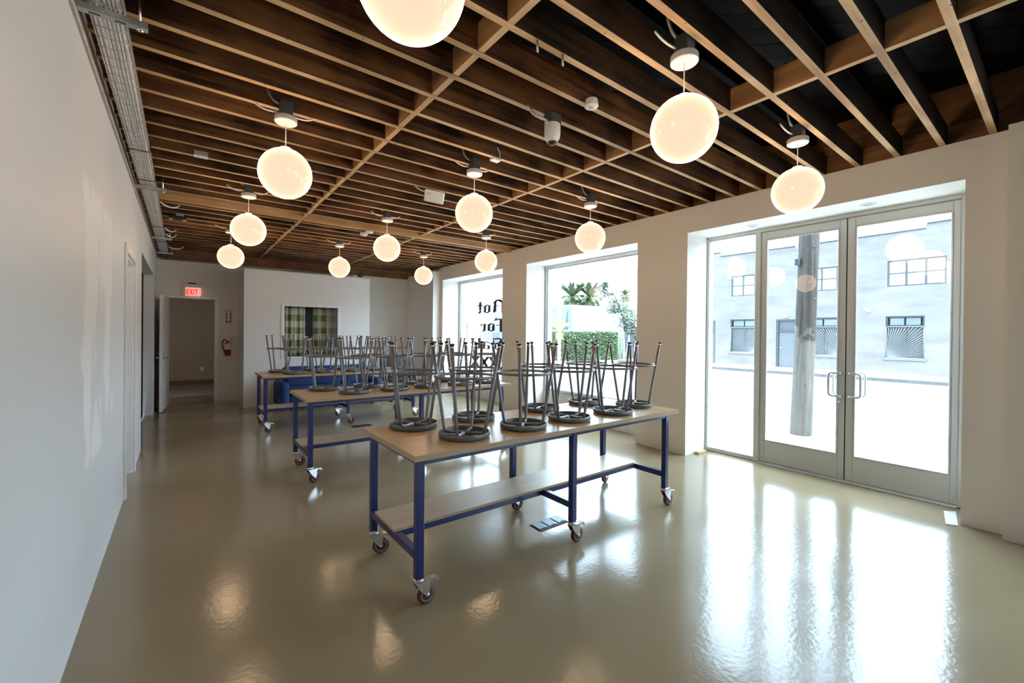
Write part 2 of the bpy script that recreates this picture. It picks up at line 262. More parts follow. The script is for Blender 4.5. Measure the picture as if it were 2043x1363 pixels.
# ------------------------------------------------------------------ mesh helpers
class MB:
    def __init__(s): s.v = []; s.f = []; s.mi = []; s.sm = []
    def add(s, v, f, mi=0, smooth=False):
        o = len(s.v); s.v += [tuple(p) for p in v]; s.f += [tuple(i+o for i in q) for q in f]
        s.mi += (mi if isinstance(mi, list) else [mi]*len(f)); s.sm += [smooth]*len(f)
        return s
    def box(s, a, b, mi=0, bottom=None):
        x0, y0, z0 = a; x1, y1, z1 = b
        v = [(x0, y0, z0), (x1, y0, z0), (x1, y1, z0), (x0, y1, z0), (x0, y0, z1), (x1, y0, z1), (x1, y1, z1), (x0, y1, z1)]
        f = [(0, 3, 2, 1), (4, 5, 6, 7), (0, 1, 5, 4), (1, 2, 6, 5), (2, 3, 7, 6), (3, 0, 4, 7)]
        return s.add(v, f, [bottom if bottom is not None else mi]+[mi]*5)
    def bbox(s, a, b, r=.004, mi=0):
        """box with chamfered edges"""
        x0, y0, z0 = a; x1, y1, z1 = b
        cs = [(x0, 1), (x1, -1)]; V = []; idx = {}
        for i, (x, sx) in enumerate(((x0, 1), (x1, -1))):
            for j, (y, sy) in enumerate(((y0, 1), (y1, -1))):
                for k, (z, sz) in enumerate(((z0, 1), (z1, -1))):
                    idx[i, j, k, 0] = len(V); V.append((x, y+sy*r, z+sz*r))
                    idx[i, j, k, 1] = len(V); V.append((x+sx*r, y, z+sz*r))
                    idx[i, j, k, 2] = len(V); V.append((x+sx*r, y+sy*r, z))
        Fs = []
        for i in (0, 1):
            q = [idx[i, 0, 0, 0], idx[i, 1, 0, 0], idx[i, 1, 1, 0], idx[i, 0, 1, 0]]; Fs.append(q if i else q[::-1])
            q = [idx[0, i, 0, 1], idx[1, i, 0, 1], idx[1, i, 1, 1], idx[0, i, 1, 1]]; Fs.append(q[::-1] if i else q)
            q = [idx[0, 0, i, 2], idx[1, 0, i, 2], idx[1, 1, i, 2], idx[0, 1, i, 2]]; Fs.append(q if i else q[::-1])
        for i in (0, 1):
            for j in (0, 1):
                Fs.append([idx[i, j, 0, 0], idx[i, j, 1, 0], idx[i, j, 1, 1], idx[i, j, 0, 1]])
                Fs.append([idx[i, 0, j, 0], idx[i, 1, j, 0], idx[i, 1, j, 2], idx[i, 0, j, 2]])
                Fs.append([idx[0, i, j, 1], idx[1, i, j, 1], idx[1, i, j, 2], idx[0, i, j, 2]])
                for k in (0, 1): Fs.append([idx[i, j, k, 0], idx[i, j, k, 1], idx[i, j, k, 2]])
        return s.add(V, Fs, mi)
    def ring(s, c, u, w, r, n): return [c+u*(r*cos(2*pi*i/n))+w*(r*sin(2*pi*i/n)) for i in range(n)]
    def tube(s, pts, r, n=8, closed=False, mi=0, cap=True):
        P = [Vector(p) for p in pts]; R = r if isinstance(r, (list, tuple)) else [r]*len(P); m = len(P); o = []; u = None
        for i in range(m):
            if closed: d = P[(i+1) % m]-P[i-1]
            else: d = P[min(i+1, m-1)]-P[max(i-1, 0)]
            d.normalize()
            if u is None:
                u = d.orthogonal().normalized()
            else:
                u = (u-d*u.dot(d)); u = u.normalized() if u.length > 1e-6 else d.orthogonal().normalized()
            w = d.cross(u); o += s.ring(P[i], u, w, R[i], n)
        f = []
        for i in range(m if closed else m-1):
            j = (i+1) % m
            for k in range(n): f.append((i*n+k, i*n+(k+1) % n, j*n+(k+1) % n, j*n+k))
        if cap and not closed: f += [tuple(range(n))[::-1], tuple((m-1)*n+k for k in range(n))]
        return s.add(o, f, mi, True)
    def cyl(s, a, b, r, n=16, mi=0): return s.tube([a, b], r, n, mi=mi)
    def lathe(s, prof, n=24, c=(0, 0, 0), mi=0, axis='Z'):
        v = []; f = []
        for (r, z) in prof:
            for k in range(n):
                a = 2*pi*k/n; p = (r*cos(a), r*sin(a), z)
                if axis == 'Y': p = (p[0], p[2], p[1])
                if axis == 'X': p = (p[2], p[0], p[1])
                v.append((p[0]+c[0], p[1]+c[1], p[2]+c[2]))
        for i in range(len(prof)-1):
            for k in range(n): f.append((i*n+k, i*n+(k+1) % n, (i+1)*n+(k+1) % n, (i+1)*n+k))
        if prof[0][0] > 1e-5: f.append(tuple(range(n))[::-1])
        if prof[-1][0] > 1e-5: f.append(tuple((len(prof)-1)*n+k for k in range(n)))
        return s.add(v, f, mi, True)
    def prism(s, poly, a, b, plane='XZ', mi=0):
        """extrude a 2-D outline; plane names the axes of the outline, a..b the range on the third axis"""
        n = len(poly)
        def p(q, t): return {'XZ': (q[0], t, q[1]), 'YZ': (t, q[0], q[1]), 'XY': (q[0], q[1], t)}[plane]
        v = [p(q, a) for q in poly]+[p(q, b) for q in poly]
        f = [tuple(range(n)), tuple(range(2*n-1, n-1, -1))]+[(i, (i+1) % n, n+(i+1) % n, n+i) for i in range(n)]
        return s.add(v, f, mi)
    def build(s, name, mats, parent=None, off=(0, 0, 0)):
        me = bpy.data.meshes.new(name); me.from_pydata([(x-off[0], y-off[1], z-off[2]) for x, y, z in s.v], [], s.f)
        for m in (mats if isinstance(mats, (list, tuple)) else [mats]): me.materials.append(M[m] if isinstance(m, str) else m)
        me.polygons.foreach_set('material_index', s.mi); me.polygons.foreach_set('use_smooth', s.sm); me.validate(); me.update()
        o = bpy.data.objects.new(name, me); COL.objects.link(o)
        if parent is not None: o.parent = parent
        return o
def sharp(o, deg=40):
    me = o.data
    try: me.set_sharp_from_angle(angle=radians(deg))
    except Exception: pass
    return o
def tag(o, label=None, cat=None, group=None, kind=None):
    if label: o['label'] = label
    if cat: o['category'] = cat
    if group: o['group'] = group
    if kind: o['kind'] = kind
    return o
def empty(name, loc=(0, 0, 0), rz=0):
    o = bpy.data.objects.new(name, None); COL.objects.link(o); o.location = loc; o.rotation_euler = (0, 0, rz); o.empty_display_size = .1
    return o
def ccopy(o, parent=None):
    c = o.copy(); COL.objects.link(c); c.parent = parent
    for ch in list(o.children): ccopy(ch, c)
    return c
def bez(p0, p1, p2, p3, n=10):
    a, b, c, d = map(Vector, (p0, p1, p2, p3)); r = []
    for i in range(n+1):
        t = i/n; u = 1-t; r.append(a*u**3+b*3*u*u*t+c*3*u*t*t+d*t**3)
    return r

# ================================================================== THE ROOM
XL, XR, XG, YB, ZT = -.405, 4.98, 5.48, 10.9, 3.09
YF = -7.4                       # wall behind the camera
fl = MB().box((XL-.12, YF-.1, -.12), (5.62, YB+.10, 0)).build('floor', 'floor')
tag(fl, 'glossy beige epoxy floor reflecting the windows and lamps', 'floor', kind='structure')

# left wall with a door and an open passage
w = MB()
LB = XL-.14
w.box((LB, YF, 0), (XL, 5.11, 3.12)); w.box((LB, 5.11, 2.20), (XL, 6.03, 3.12)); w.box((LB, 6.03, 0), (XL, 7.05, 3.12))
w.box((LB, 7.05, 2.47), (XL, 9.88, 3.12)); w.box((LB, 9.88, 0), (XL, YB, 3.12))
o = w.build('wall_left', 'wall_left'); tag(o, 'long white left wall with a whiter filler patch', 'wall', kind='structure')
w = MB().tube([(XL+.008, YF, 2.955), (XL+.008, YB-.05, 2.955)], .010, 8)
tag(w.build('trim_1', 'galv'), 'thin dark grey bead along the top of the left wall', 'trim', kind='structure')
w = MB().box((LB-.05, YF, 3.12), (XL-.02, YB, 3.66))
tag(w.build('wall_left_plate', 'beam'), 'raw brown timber plate above the white left wall', 'wall', kind='structure')
# door in the left wall (white casing, white leaf set back)
d = empty('door_3', (XL, 5.57, 0)); tag(d, 'white door with white casing in the left wall', 'door', kind='structure')
def B(name, mat, par, a, b, r=.004): return MB().bbox(a, b, r).build(name, mat, par, off=tuple(par.location))
B('casing', 'trim', d, (XL, 5.05, 0), (XL+.018, 5.115, 2.27)); B('casing', 'trim', d, (XL, 6.025, 0), (XL+.018, 6.09, 2.27)); B('casing', 'trim', d, (XL, 5.115, 2.195), (XL+.018, 6.025, 2.27))
B('jamb', 'trim', d, (LB, 5.11, 0), (XL, 5.145, 2.2)); B('jamb', 'trim', d, (LB, 5.995, 0), (XL, 6.03, 2.2)); B('jamb', 'trim', d, (LB, 5.145, 2.165), (XL, 5.995, 2.2))
lf = B('leaf', 'trim', d, (LB+.01, 5.15, .01), (LB+.055, 5.99, 2.16))
for z in (.35, 1.1, 1.9): B('hinge', 'chrome', d, (LB+.055, 5.145, z-.05), (LB+.062, 5.175, z+.05), .001)
# passage room beyond the opening
w = MB(); w.box((-3.2, 6.4, 0), (-3.1, 10.4, 2.9)); w.box((-3.1, 6.3, 0), (LB, 6.4, 2.9)); w.box((-3.1, 10.35, 0), (LB, 10.45, 2.9)); w.box((-3.2, 6.3, 2.85), (LB, 10.45, 2.95))
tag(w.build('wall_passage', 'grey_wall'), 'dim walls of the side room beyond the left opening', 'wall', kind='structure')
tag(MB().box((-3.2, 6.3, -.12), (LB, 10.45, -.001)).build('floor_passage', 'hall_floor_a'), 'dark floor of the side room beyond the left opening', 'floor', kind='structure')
# dark cabinet standing in the passage
cb = empty('tall_cabinet', (-.95, 9.55, 0)); tag(cb, 'tall dark cabinet with black handle just inside the left opening', 'cabinet')
MB().bbox((-.38, -.28, 0), (.33, .28, 2.05), .006).build('body', 'brown_board', cb)
MB().bbox((.33, -.275, .05), (.345, -.004, 2.0), .003).build('door', 'dark_brown', cb); MB().bbox((.33, .004, .05), (.345, .275, 2.0), .003).build('door', 'dark_brown', cb)
MB().bbox((.345, -.04, 1.0), (.365, -.02, 1.3), .003).build('handle', 'black', cb)

# back wall with the exit doorway
w = MB(); w.box((XL-.14, YB, 0), (-.28, YB+.14, 2.93)); w.box((-.28, YB, 2.206), (.60, YB+.14, 2.93)); w.box((.60, YB, 0), (5.1, YB+.14, 2.93))
tag(w.build('wall_back', 'wall'), 'white back wall with the exit doorway', 'wall', kind='structure')
w = MB().box((XL-.14, YB+.02, 2.93), (5.1, YB+.14, 3.66)); tag(w.build('wall_back_plate', 'rim'), 'dark timber plate above the back wall', 'wall', kind='structure')
w = MB().tube([(XL+.05, YB-.03, 2.905), (3.35, YB-.03, 2.905)], .018, 10)
for x in [i*.33 for i in range(0, 11)]: w.tube([(x-.02, YB-.03, 2.905), (x+.02, YB-.03, 2.905)], .022, 10)
tag(w.build('conduit_run', 'galv'), 'silver conduit running along the top of the back wall', 'conduit')
d = empty('door_2', (.16, YB, 0)); tag(d, 'open white exit door with grey metal frame', 'door', kind='structure')
B('jamb', 'trim', d, (-.285, YB-.012, 0), (-.22, YB+.15, 2.206)); B('jamb', 'trim', d, (.535, YB-.012, 0), (.605, YB+.15, 2.206)); B('jamb', 'trim', d, (-.22, YB-.012, 2.15), (.535, YB+.15, 2.206))
B('strike_plate', 'chrome', d, (.531, YB+.03, .95), (.536, YB+.07, 1.10), .001)
ang = atan2(10.03-10.89, -.303+.218)          # open leaf, hinged on the left jamb
lf = MB().bbox((0, -.0225, .012), (.84, .0225, 2.145), .003).build('leaf', 'trim', d)
lf.location = (-.225-.16, -.025, 0); lf.rotation_euler = (0, 0, ang)
MB().bbox((.775, -.026, .93), (.835, .026, 1.11), .002).build('lock_plate', 'chrome', lf)
for s in (-1, 1):
    MB().tube([(.80, s*.02, 1.0), (.80, s*.075, 1.0), (.79, s*.085, 1.0), (.69, s*.085, 1.0)], .009, 8).build('lever_handle', 'chrome', lf)
# hallway beyond
w = MB(); w.box((-1.6, 15.05, 0), (2.6, 15.15, 2.7)); w.box((-1.6, YB+.14, 0), (-1.5, 15.05, 2.7)); w.box((2.5, YB+.14, 0), (2.6, 15.05, 2.7)); w.box((-1.6, YB+.14, 2.6), (2.6, 15.15, 2.7))
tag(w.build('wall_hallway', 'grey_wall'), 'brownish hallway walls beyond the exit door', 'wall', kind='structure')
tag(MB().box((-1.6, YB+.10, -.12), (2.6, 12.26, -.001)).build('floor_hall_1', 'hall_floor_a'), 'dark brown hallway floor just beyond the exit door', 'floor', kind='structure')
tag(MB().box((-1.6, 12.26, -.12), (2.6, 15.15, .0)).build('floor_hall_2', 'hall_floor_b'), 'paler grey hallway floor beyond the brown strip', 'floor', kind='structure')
tag(MB().bbox((-1.5, 15.03, 0), (2.5, 15.05, .11), .003).build('baseboard_hallway', 'brown_base'), 'brown baseboard on the far hallway wall', 'baseboard', kind='structure')
o = empty('wall_outlet', (.45, 15.05, .42)); tag(o, 'white wall outlet on the hallway wall beyond the exit door', 'outlet')
MB().bbox((-.04, -.008, -.06), (.04, 0, .06), .003).build('cover_plate', 'white_plastic', o)
for z in (-.025, .025): MB().bbox((-.016, -.011, z-.014), (.016, -.008, z+.014), .002).build('socket', 'cream', o)

# partition room with interior window
BX0, BX1, BY, BZ = .95, 3.416, 9.84, 2.73
WX0, WX1, WZ0, WZ1 = 1.62, 2.745, .95, 2.055
w = MB(); w.box((BX0, BY, 0), (WX0, BY+.12, BZ)); w.box((WX1, BY, 0), (BX1, BY+.12, BZ)); w.box((WX0, BY, 0), (WX1, BY+.12, WZ0)); w.box((WX0, BY, WZ1), (WX1, BY+.12, BZ))
w.box((BX0, BY+.12, 0), (BX0+.12, YB, BZ)); w.box((BX1-.12, BY+.12, 0), (BX1, YB, BZ)); w.box((BX0+.12, BY+.12, BZ-.12), (BX1-.12, YB, BZ))
tag(w.build('wall_partition', 'wall_daylit'), 'white partition wall with a curtained window', 'wall', kind='structure')
d = empty('window_3', (2.18, BY, WZ0)); tag(d, 'white framed interior window with green plaid curtains behind', 'window', kind='structure')
for a, b in (((WX0-.02, BY-.015, WZ0-.02), (WX0+.04, BY+.06, WZ1+.02)), ((WX1-.035, BY-.015, WZ0-.02), (WX1+.015, BY+.06, WZ1+.02)), ((WX0+.04, BY-.015, WZ1-.03), (WX1-.035, BY+.06, WZ1+.02)), ((WX0+.04, BY-.015, WZ0-.02), (WX1-.035, BY+.06, WZ0+.03))): B('frame', 'trim', d, a, b)
MB().box((WX0+.04, BY+.02, WZ0+.03), (WX1-.035, BY+.026, WZ1-.03)).build('pane', 'glass_low', d, off=tuple(d.location))
def curtain(name, x0, x1, mat, label, ph):
    n = 60; v = []; f = []
    for i in range(n+1):
        x = x0+(x1-x0)*i/n; y = BY+.20+.022*sin(i*.62+ph)+.006*sin(i*1.7)
        for z in (WZ0-.05, WZ1+.05): v.append((x, y, z))
        for z in (WZ0-.05, WZ1+.05): v.append((x, y+.004, z))
    for i in range(n):
        a = i*4; b = a+4; f += [(a, b, b+1, a+1), (a+3, b+3, b+2, a+2), (a+1, b+1, b+3, a+3), (a, a+2, b+2, b)]
    o = MB().add(v, f, 0, True).build(name, mat); return tag(o, label, 'curtain', 'plaid curtains behind the interior window')
curtain('curtain', 1.58, 2.09, 'curtain', 'green and white plaid curtain hanging in wide folds', 0)
curtain('curtain', 2.255, 2.51, 'curtain', 'narrow green plaid curtain beside the dark gap', 1.3)
curtain('curtain', 2.52, 2.80, 'curtain_reflection', 'plaid curtain greyed for a glass reflection, at the window edge beside the green one', 2.0)
o = empty('curtain_rod', (2.19, BY+.2, WZ1+.07)); tag(o, 'curtain rod above the plaid curtains', 'curtain rod')
MB().cyl((-.65, 0, 0), (.65, 0, 0), .012, 10).build('rod', 'chrome', o)
for s in (-1, 1): MB().bbox((s*.62-.02, -.10, -.02), (s*.62+.02, .01, .02), .003).build('bracket', 'chrome', o)
o = empty('bookcase', (2.15, 10.6, 0)); tag(o, 'dark brown bookcase seen through the gap in the curtains', 'bookcase')
MB().bbox((-.55, .12, 0), (.55, .14, 2.1), .003).build('back_panel', 'dark_brown', o)
for s in (-1, 1): MB().bbox((s*.54-.015, -.2, 0), (s*.54+.015, .12, 2.1), .003).build('side_panel', 'dark_brown', o)
for z in (.05, .55, 1.05, 1.55, 2.05): MB().bbox((-.525, -.2, z), (.525, .12, z+.025), .003).build('shelf', 'dark_brown', o)

# right wall with window bays and the door bay
XO = 5.62
w = MB()
w.box((4.86, -.55, 0), (XO, .30, ZT)); w.box((4.86, YF, 0), (XO, -7.1, ZT)); w.box((4.86, -4.3, 0), (XO, -3.7, ZT)); w.box((4.86, -7.1, 2.777), (XO, -4.3, ZT)); w.box((5.42, -7.1, 0), (XO, -4.3, .42)); w.box((4.86, -3.7, 2.777), (XO, -.55, ZT)); w.box((5.42, -3.7, 0), (XO, -.55, .42))
w.box((XR, .30, 0), (XO, .53, ZT)); w.box((XR, 2.92, 0), (XO, 3.66, ZT)); w.box((XR, 6.068, 0), (XO, 6.812, ZT)); w.box((XR, 9.247, 0), (XO, 9.375, ZT))
w.box((4.786, 9.375, 0), (XO, YB+.14, 2.99))
for a, b in ((.53, 2.92), (3.66, 6.068), (6.812, 9.247)): w.box((XR, a, 2.777), (XO, b, ZT))
for a, b in ((3.66, 6.068), (6.812, 9.247)): w.box((5.42, a, 0), (XO, b, .42))
tag(w.build('wall_right', 'wall'), 'white right wall with deep window bays and the entrance bay', 'wall', kind='structure')
w = MB().box((5.12, YF, ZT), (XO, YB+.14, 3.70)); tag(w.build('wall_right_plate', 'rim'), 'dark timber plate above the right wall', 'wall', kind='structure')
w = MB().box((LB, YF-.12, 0), (XO, YF, 3.66)); tag(w.build('wall_front', 'wall'), 'white wall behind the viewpoint', 'wall', kind='structure')

def window_bay(name, y0, y1, label):
    d = empty(name, (XG, (y0+y1)/2, .42)); tag(d, label, 'window', kind='structure')
    t = .05
    for a, b in (((XG-.05, y0, .42), (XG+.05, y0+t, 2.777)), ((XG-.05, y1-t, .42), (XG+.05, y1, 2.777)), ((XG-.05, y0+t, 2.727), (XG+.05, y1-t, 2.777)), ((XG-.05, y0+t, .42), (XG+.05, y1-t, .47))): B('frame', 'alu_light', d, a, b)
    for a, b in (((XG-.03, y0+t, .47), (XG-.012, y0+t+.018, 2.727)), ((XG-.03, y1-t-.018, .47), (XG-.012, y1-t, 2.727)), ((XG-.03, y0+t+.018, 2.709), (XG-.012, y1-t-.018, 2.727)), ((XG-.03, y0+t+.018, .47), (XG-.012, y1-t-.018, .488))): B('glazing_bead', 'alu', d, a, b, .002)
    MB().box((XG-.003, y0+t, .47), (XG+.003, y1-t, 2.727)).build('pane', 'glass', d, off=tuple(d.location))
    return d
win1 = window_bay('window_1', 6.812, 9.247, 'tall aluminium window with black lettering facing the street')
win2 = window_bay('window_2', 3.66, 6.068, 'tall aluminium window looking onto the hedge and palms')
window_bay('added_window_4', -3.7, -.55, 'unseen street window added for daylight, beyond the entrance doors')  # unseen bay, added so more daylight reaches the left wall
window_bay('added_window_5', -7.1, -4.3, 'last unseen street window added for daylight, at the front of the room')  # second added bay behind the camera, also for daylight on the left wall

# entrance doors
d1 = empty('door_1', (5.5, 1.75, 0)); tag(d1, 'glass double entrance doors with sidelight in grey aluminium', 'door', kind='structure')
x0, x1 = 5.45, 5.55
for a, b in (((x0, 2.885, 0), (x1, 2.92, 2.777)), ((x0, 2.262, 0), (x1, 2.322, 2.738)), ((x0, .53, 0), (x1, .598, 2.777)), ((x0, .598, 2.738), (x1, 2.885, 2.777)), ((x0+.01, 2.322, 0), (x1-.01, 2.885, .052))): B('frame', 'alu', d1, a, b)
B('frame', 'alu', d1, (x0+.01, 2.322, 2.725), (x1-.01, 2.885, 2.738), .002)
B('threshold', 'alu', d1, (5.40, .598, 0), (5.57, 2.262, .012), .003)
MB().box((5.498, 2.322, .052), (5.504, 2.885, 2.725)).build('pane', 'glass', d1, off=tuple(d1.location))
for y0, y1, g0, g1, hs in ((1.433, 2.257, 1.49, 2.203, -1), (.603, 1.423, .652, 1.357, 1)):
    leaf = empty('leaf', (-.005, (y0+y1)/2-1.75, 0)); leaf.parent = d1
    yc = (y0+y1)/2
    def lb(name, mat, a, b, r=.004): return MB().bbox(a, b, r).build(name, mat, leaf, off=(5.495, yc, 0))
    X0, X1 = 5.47, 5.52
    lb('stile', 'alu', (X0, y0, .015), (X1, g0, 2.733)); lb('stile', 'alu', (X0, g1, .015), (X1, y1, 2.733))
    lb('rail', 'alu', (X0, g0, 2.642), (X1, g1, 2.733)); lb('rail', 'alu', (X0, g0, .015), (X1, g1, .266))
    for a, b in (((X0-.006, g0, .266), (X0+.012, g0+.014, 2.642)), ((X0-.006, g1-.014, .266), (X0+.012, g1, 2.642)), ((X0-.006, g0+.014, 2.628), (X0+.012, g1-.014, 2.642)), ((X0-.006, g0+.014, .266), (X0+.012, g1-.014, .28))): lb('glazing_bead', 'alu_light', a, b, .002)
    MB().box((5.493, g0, .266), (5.499, g1, 2.642)).build('pane', 'glass', leaf, off=(5.495, yc, 0))
    ys = g0-.03 if hs == -1 else g1+.03
    ye = ys+.10*(1 if hs == -1 else -1)
    for xs in (-1, 1):
        xf = X0 if xs < 0 else X1
        xo = xf+xs*.055
        MB().tube([(xf, ys, 1.125), (xo-xs*.012, ys, 1.125), (xo, ys+(ye-ys)*.08, 1.125), (xo, ye-(ye-ys)*.3, 1.125), (xo, ye-(ye-ys)*.08, 1.117), (xo, ye, 1.095), (xo, ye, .915), (xo, ye-(ye-ys)*.08, .893), (xo, ye-(ye-ys)*.3, .885), (xo, ys+(ye-ys)*.08, .885), (xo-xs*.012, ys, .885), (xf, ys, .885)], .0115, 10).build('pull_handle', 'alu_light', leaf, off=(5.495, yc, 0))
    if hs == -1: MB().tube([(X0, ys+.005, .82), (X0-.012, ys+.005, .82), (X0-.02, ys+.02, .826)], .011, 10).build('thumb_turn', 'chrome', leaf, off=(5.495, yc, 0))
B('gasket', 'gasket', d1, (5.480, 1.423, .015), (5.51, 1.433, 2.738), .001)

# recessed downlights in the bay soffits
pd = MB().lathe([(.065, 0), (.065, -.006), (.048, -.008), (.042, .0), (.036, .012), (0, .014)], 20)
first = None
for bx, cat in ((.53, 'above the entrance doors'), (3.66, 'above the hedge-view window'), (6.812, 'above the lettered window')):
    for k, yy in enumerate((.28, .72)):
        y = bx+2.40*yy
        o = empty('downlight', (5.22, y, 2.777)); tag(o, 'round recessed downlight %s, %s the back wall' % (cat, 'nearer' if k else 'farther from'), 'downlight', 'soffit downlights')
        if first is None: first = pd.build('bezel', 'white_plastic', o); lens = MB().lathe([(.036, .0), (.0, -.003)], 16).build('lens', 'alu_light', o)
        else:
            for q in (first, lens): c = q.copy(); COL.objects.link(c); c.parent = o

# ================================================================== CEILING TIMBERS
ceil = empty('ceiling', (0, 0, ZT)); tag(ceil, 'open ceiling of exposed dark wooden joists with paler bottom edges', 'ceiling', kind='structure')
P0, PITCHJ, JT, JH = .385, .281, .042, .175
jys = [P0+PITCHJ*k for k in range(-30, 38) if YF+.05 < P0+PITCHJ*k < YB-.06]
jm = None; jd = None
for i, y in enumerate(jys):
    if abs(y-6.567) < .05:
        MB().box((XL-.02, -.045, -.03), (5.12, .045, JH)).build('new_beam', 'beam', ceil).location = (0, y, 0); continue
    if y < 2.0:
        if jd is None: jd = MB().box((XL-.02, -JT/2, 0), (5.12, JT/2, JH), 0, 1).build('joist', ['joist_shaded', 'joist_edge'], ceil); c = jd
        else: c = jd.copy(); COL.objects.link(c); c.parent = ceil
    elif jm is None:
        jm = MB().box((XL-.02, -JT/2, 0), (5.12, JT/2, JH), 0, 1).build('joist', ['joist', 'joist_edge'], ceil); c = jm
    else: c = jm.copy(); COL.objects.link(c); c.parent = ceil
    c.location = (0, y, random.uniform(0, .006))
bm_ = None; rm_ = None
for i in range(len(jys)-1):
    y0, y1 = jys[i]+JT/2, jys[i+1]-JT/2
    for xb in (1.335, 3.09):
        if y0 < -.5: continue
        if bm_ is None: bm_ = MB().box((-.02, -(PITCHJ-JT)/2, .004), (.02, (PITCHJ-JT)/2, .16), 0, 1).build('blocking', ['block', 'block_edge'], ceil); c = bm_
        else: c = bm_.copy(); COL.objects.link(c); c.parent = ceil
        c.location = (xb+random.uniform(-.006, .006), (y0+y1)/2, 0)
    if y0 > -.5:
        if rm_ is None: rm_ = MB().box((0, -(PITCHJ-JT)/2, .0), (.038, (PITCHJ-JT)/2, .175)).build('rim_block', 'rim', ceil); c = rm_
        else: c = rm_.copy(); COL.objects.link(c); c.parent = ceil
        c.location = (5.05, (y0+y1)/2, 0)
# ledger at the back
MB().box((XL, YB-.06, -.16), (4.786, YB-.02, .15)).build('ledger', 'rim', ceil)
# rafters and diagonal deck boards above
rf = None
for k in range(36):
    y = YF+.2+k*.58
    if y > YB: break
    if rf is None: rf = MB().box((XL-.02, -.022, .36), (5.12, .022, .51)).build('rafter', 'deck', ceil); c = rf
    else: c = rf.copy(); COL.objects.link(c); c.parent = ceil
    c.location = (0, y+.12, 0)
dk = None
for k in range(100):
    # boards laid at 45 degrees, clipped by the walls' outer faces
    s0 = -8.0+k*.235
    pts = []
    def clip(s):
        # line x + y = s within the room footprint
        xa, xb = XL-.1, 5.2; ya, yb = YF-.1, YB+.1
        xs = max(xa, s-yb); xe = min(xb, s-ya)
        return None if xe-xs < .05 else ((xs, s-xs), (xe, s-xe))
    a, b = clip(s0), clip(s0+.227)
    if not a or not b: continue
    z = .51+random.uniform(0, .006)
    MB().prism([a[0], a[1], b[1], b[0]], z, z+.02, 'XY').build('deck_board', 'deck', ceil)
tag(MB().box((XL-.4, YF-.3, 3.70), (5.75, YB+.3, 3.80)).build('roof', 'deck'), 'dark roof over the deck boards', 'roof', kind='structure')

# ================================================================== PENDANT LAMPS
def pendant():
    r = empty('pendant_lamp'); tag(r, 'white glass globe pendant lamp hanging from the wooden joists', 'lamp', 'globe pendant lamps in three rows')
    R = .174; prof = []
    for i in range(25):
        a = -pi/2+pi*i/24; prof.append((max(R*cos(a), 0 if i in (0, 24) else .001), R*sin(a)))
    g = MB().lathe(prof, 40).build('globe', 'globe', r); g.location = (0, 0, 2.625)
    MB().lathe([(.035, .168), (.035, .182), (.012, .188), (0, .188)], 20).build('collar', 'white_plastic', g)
    MB().cyl((0, 0, 2.81), (0, 0, 2.99), .0035, 8).build('cord', 'white_plastic', r)
    sharp(MB().lathe([(0, 2.983), (.068, 2.983), (.073, 2.988), (.073, 3.02), (.070, 3.024), (0, 3.024)], 28).build('canopy', 'white_plastic', r))
    MB().bbox((-.04, -.04, 3.024), (.04, .04, 3.13), .004).build('junction_box', 'dark_galv', r)
    for s in (-1, 1):
        MB().tube(bez((s*.05, .02, 3.055), (s*.10, .02, 3.045), (s*.16, .03, 3.05), (s*.20, .05, 3.10), 10), .006, 8).build('conduit_whip', 'cable', r)
    MB().tube(bez((-.03, .02, 3.12), (-.10, .03, 3.12), (-.14, .04, 3.20), (-.14, .04, 3.58), 10), .010, 8).build('riser_conduit', 'galv', r)
    ld = bpy.data.lights.new('lamp_glow', 'POINT'); ld.energy = LAMP_W; ld.color = (1, .66, .38); ld.shadow_soft_size = .185; ld.use_soft_falloff = False
    lo = bpy.data.objects.new('lamp_glow', ld); COL.objects.link(lo); lo.parent = r; lo.location = (0, 0, 2.625); lo.visible_camera = False
    return r
p0 = pendant(); first = True
WHERE = (('in the left-wall row, level with the entrance doors', 'in the middle row, level with the entrance doors', 'right in front of the glass entrance doors'),
         ('in the left-wall row, one before the white left door', 'in the middle row beside the small white beacon', 'before the pillar between entrance and hedge window'),
         ('beside the white door in the left wall', 'in the middle row, just past the access point', 'in front of the window with the hedge'),
         ('beside the open passage in the left wall', 'in the middle row, nearest the partition window', 'in front of the window with lettering'))
for y, wh in zip((1.30, 3.42, 5.58, 7.77), WHERE):
    for x, wt in zip((.577, 2.163, 3.757), wh):
        r = p0 if first else ccopy(p0); first = False; r.location = (x, y, 0); r['label'] = 'white globe pendant lamp '+wt

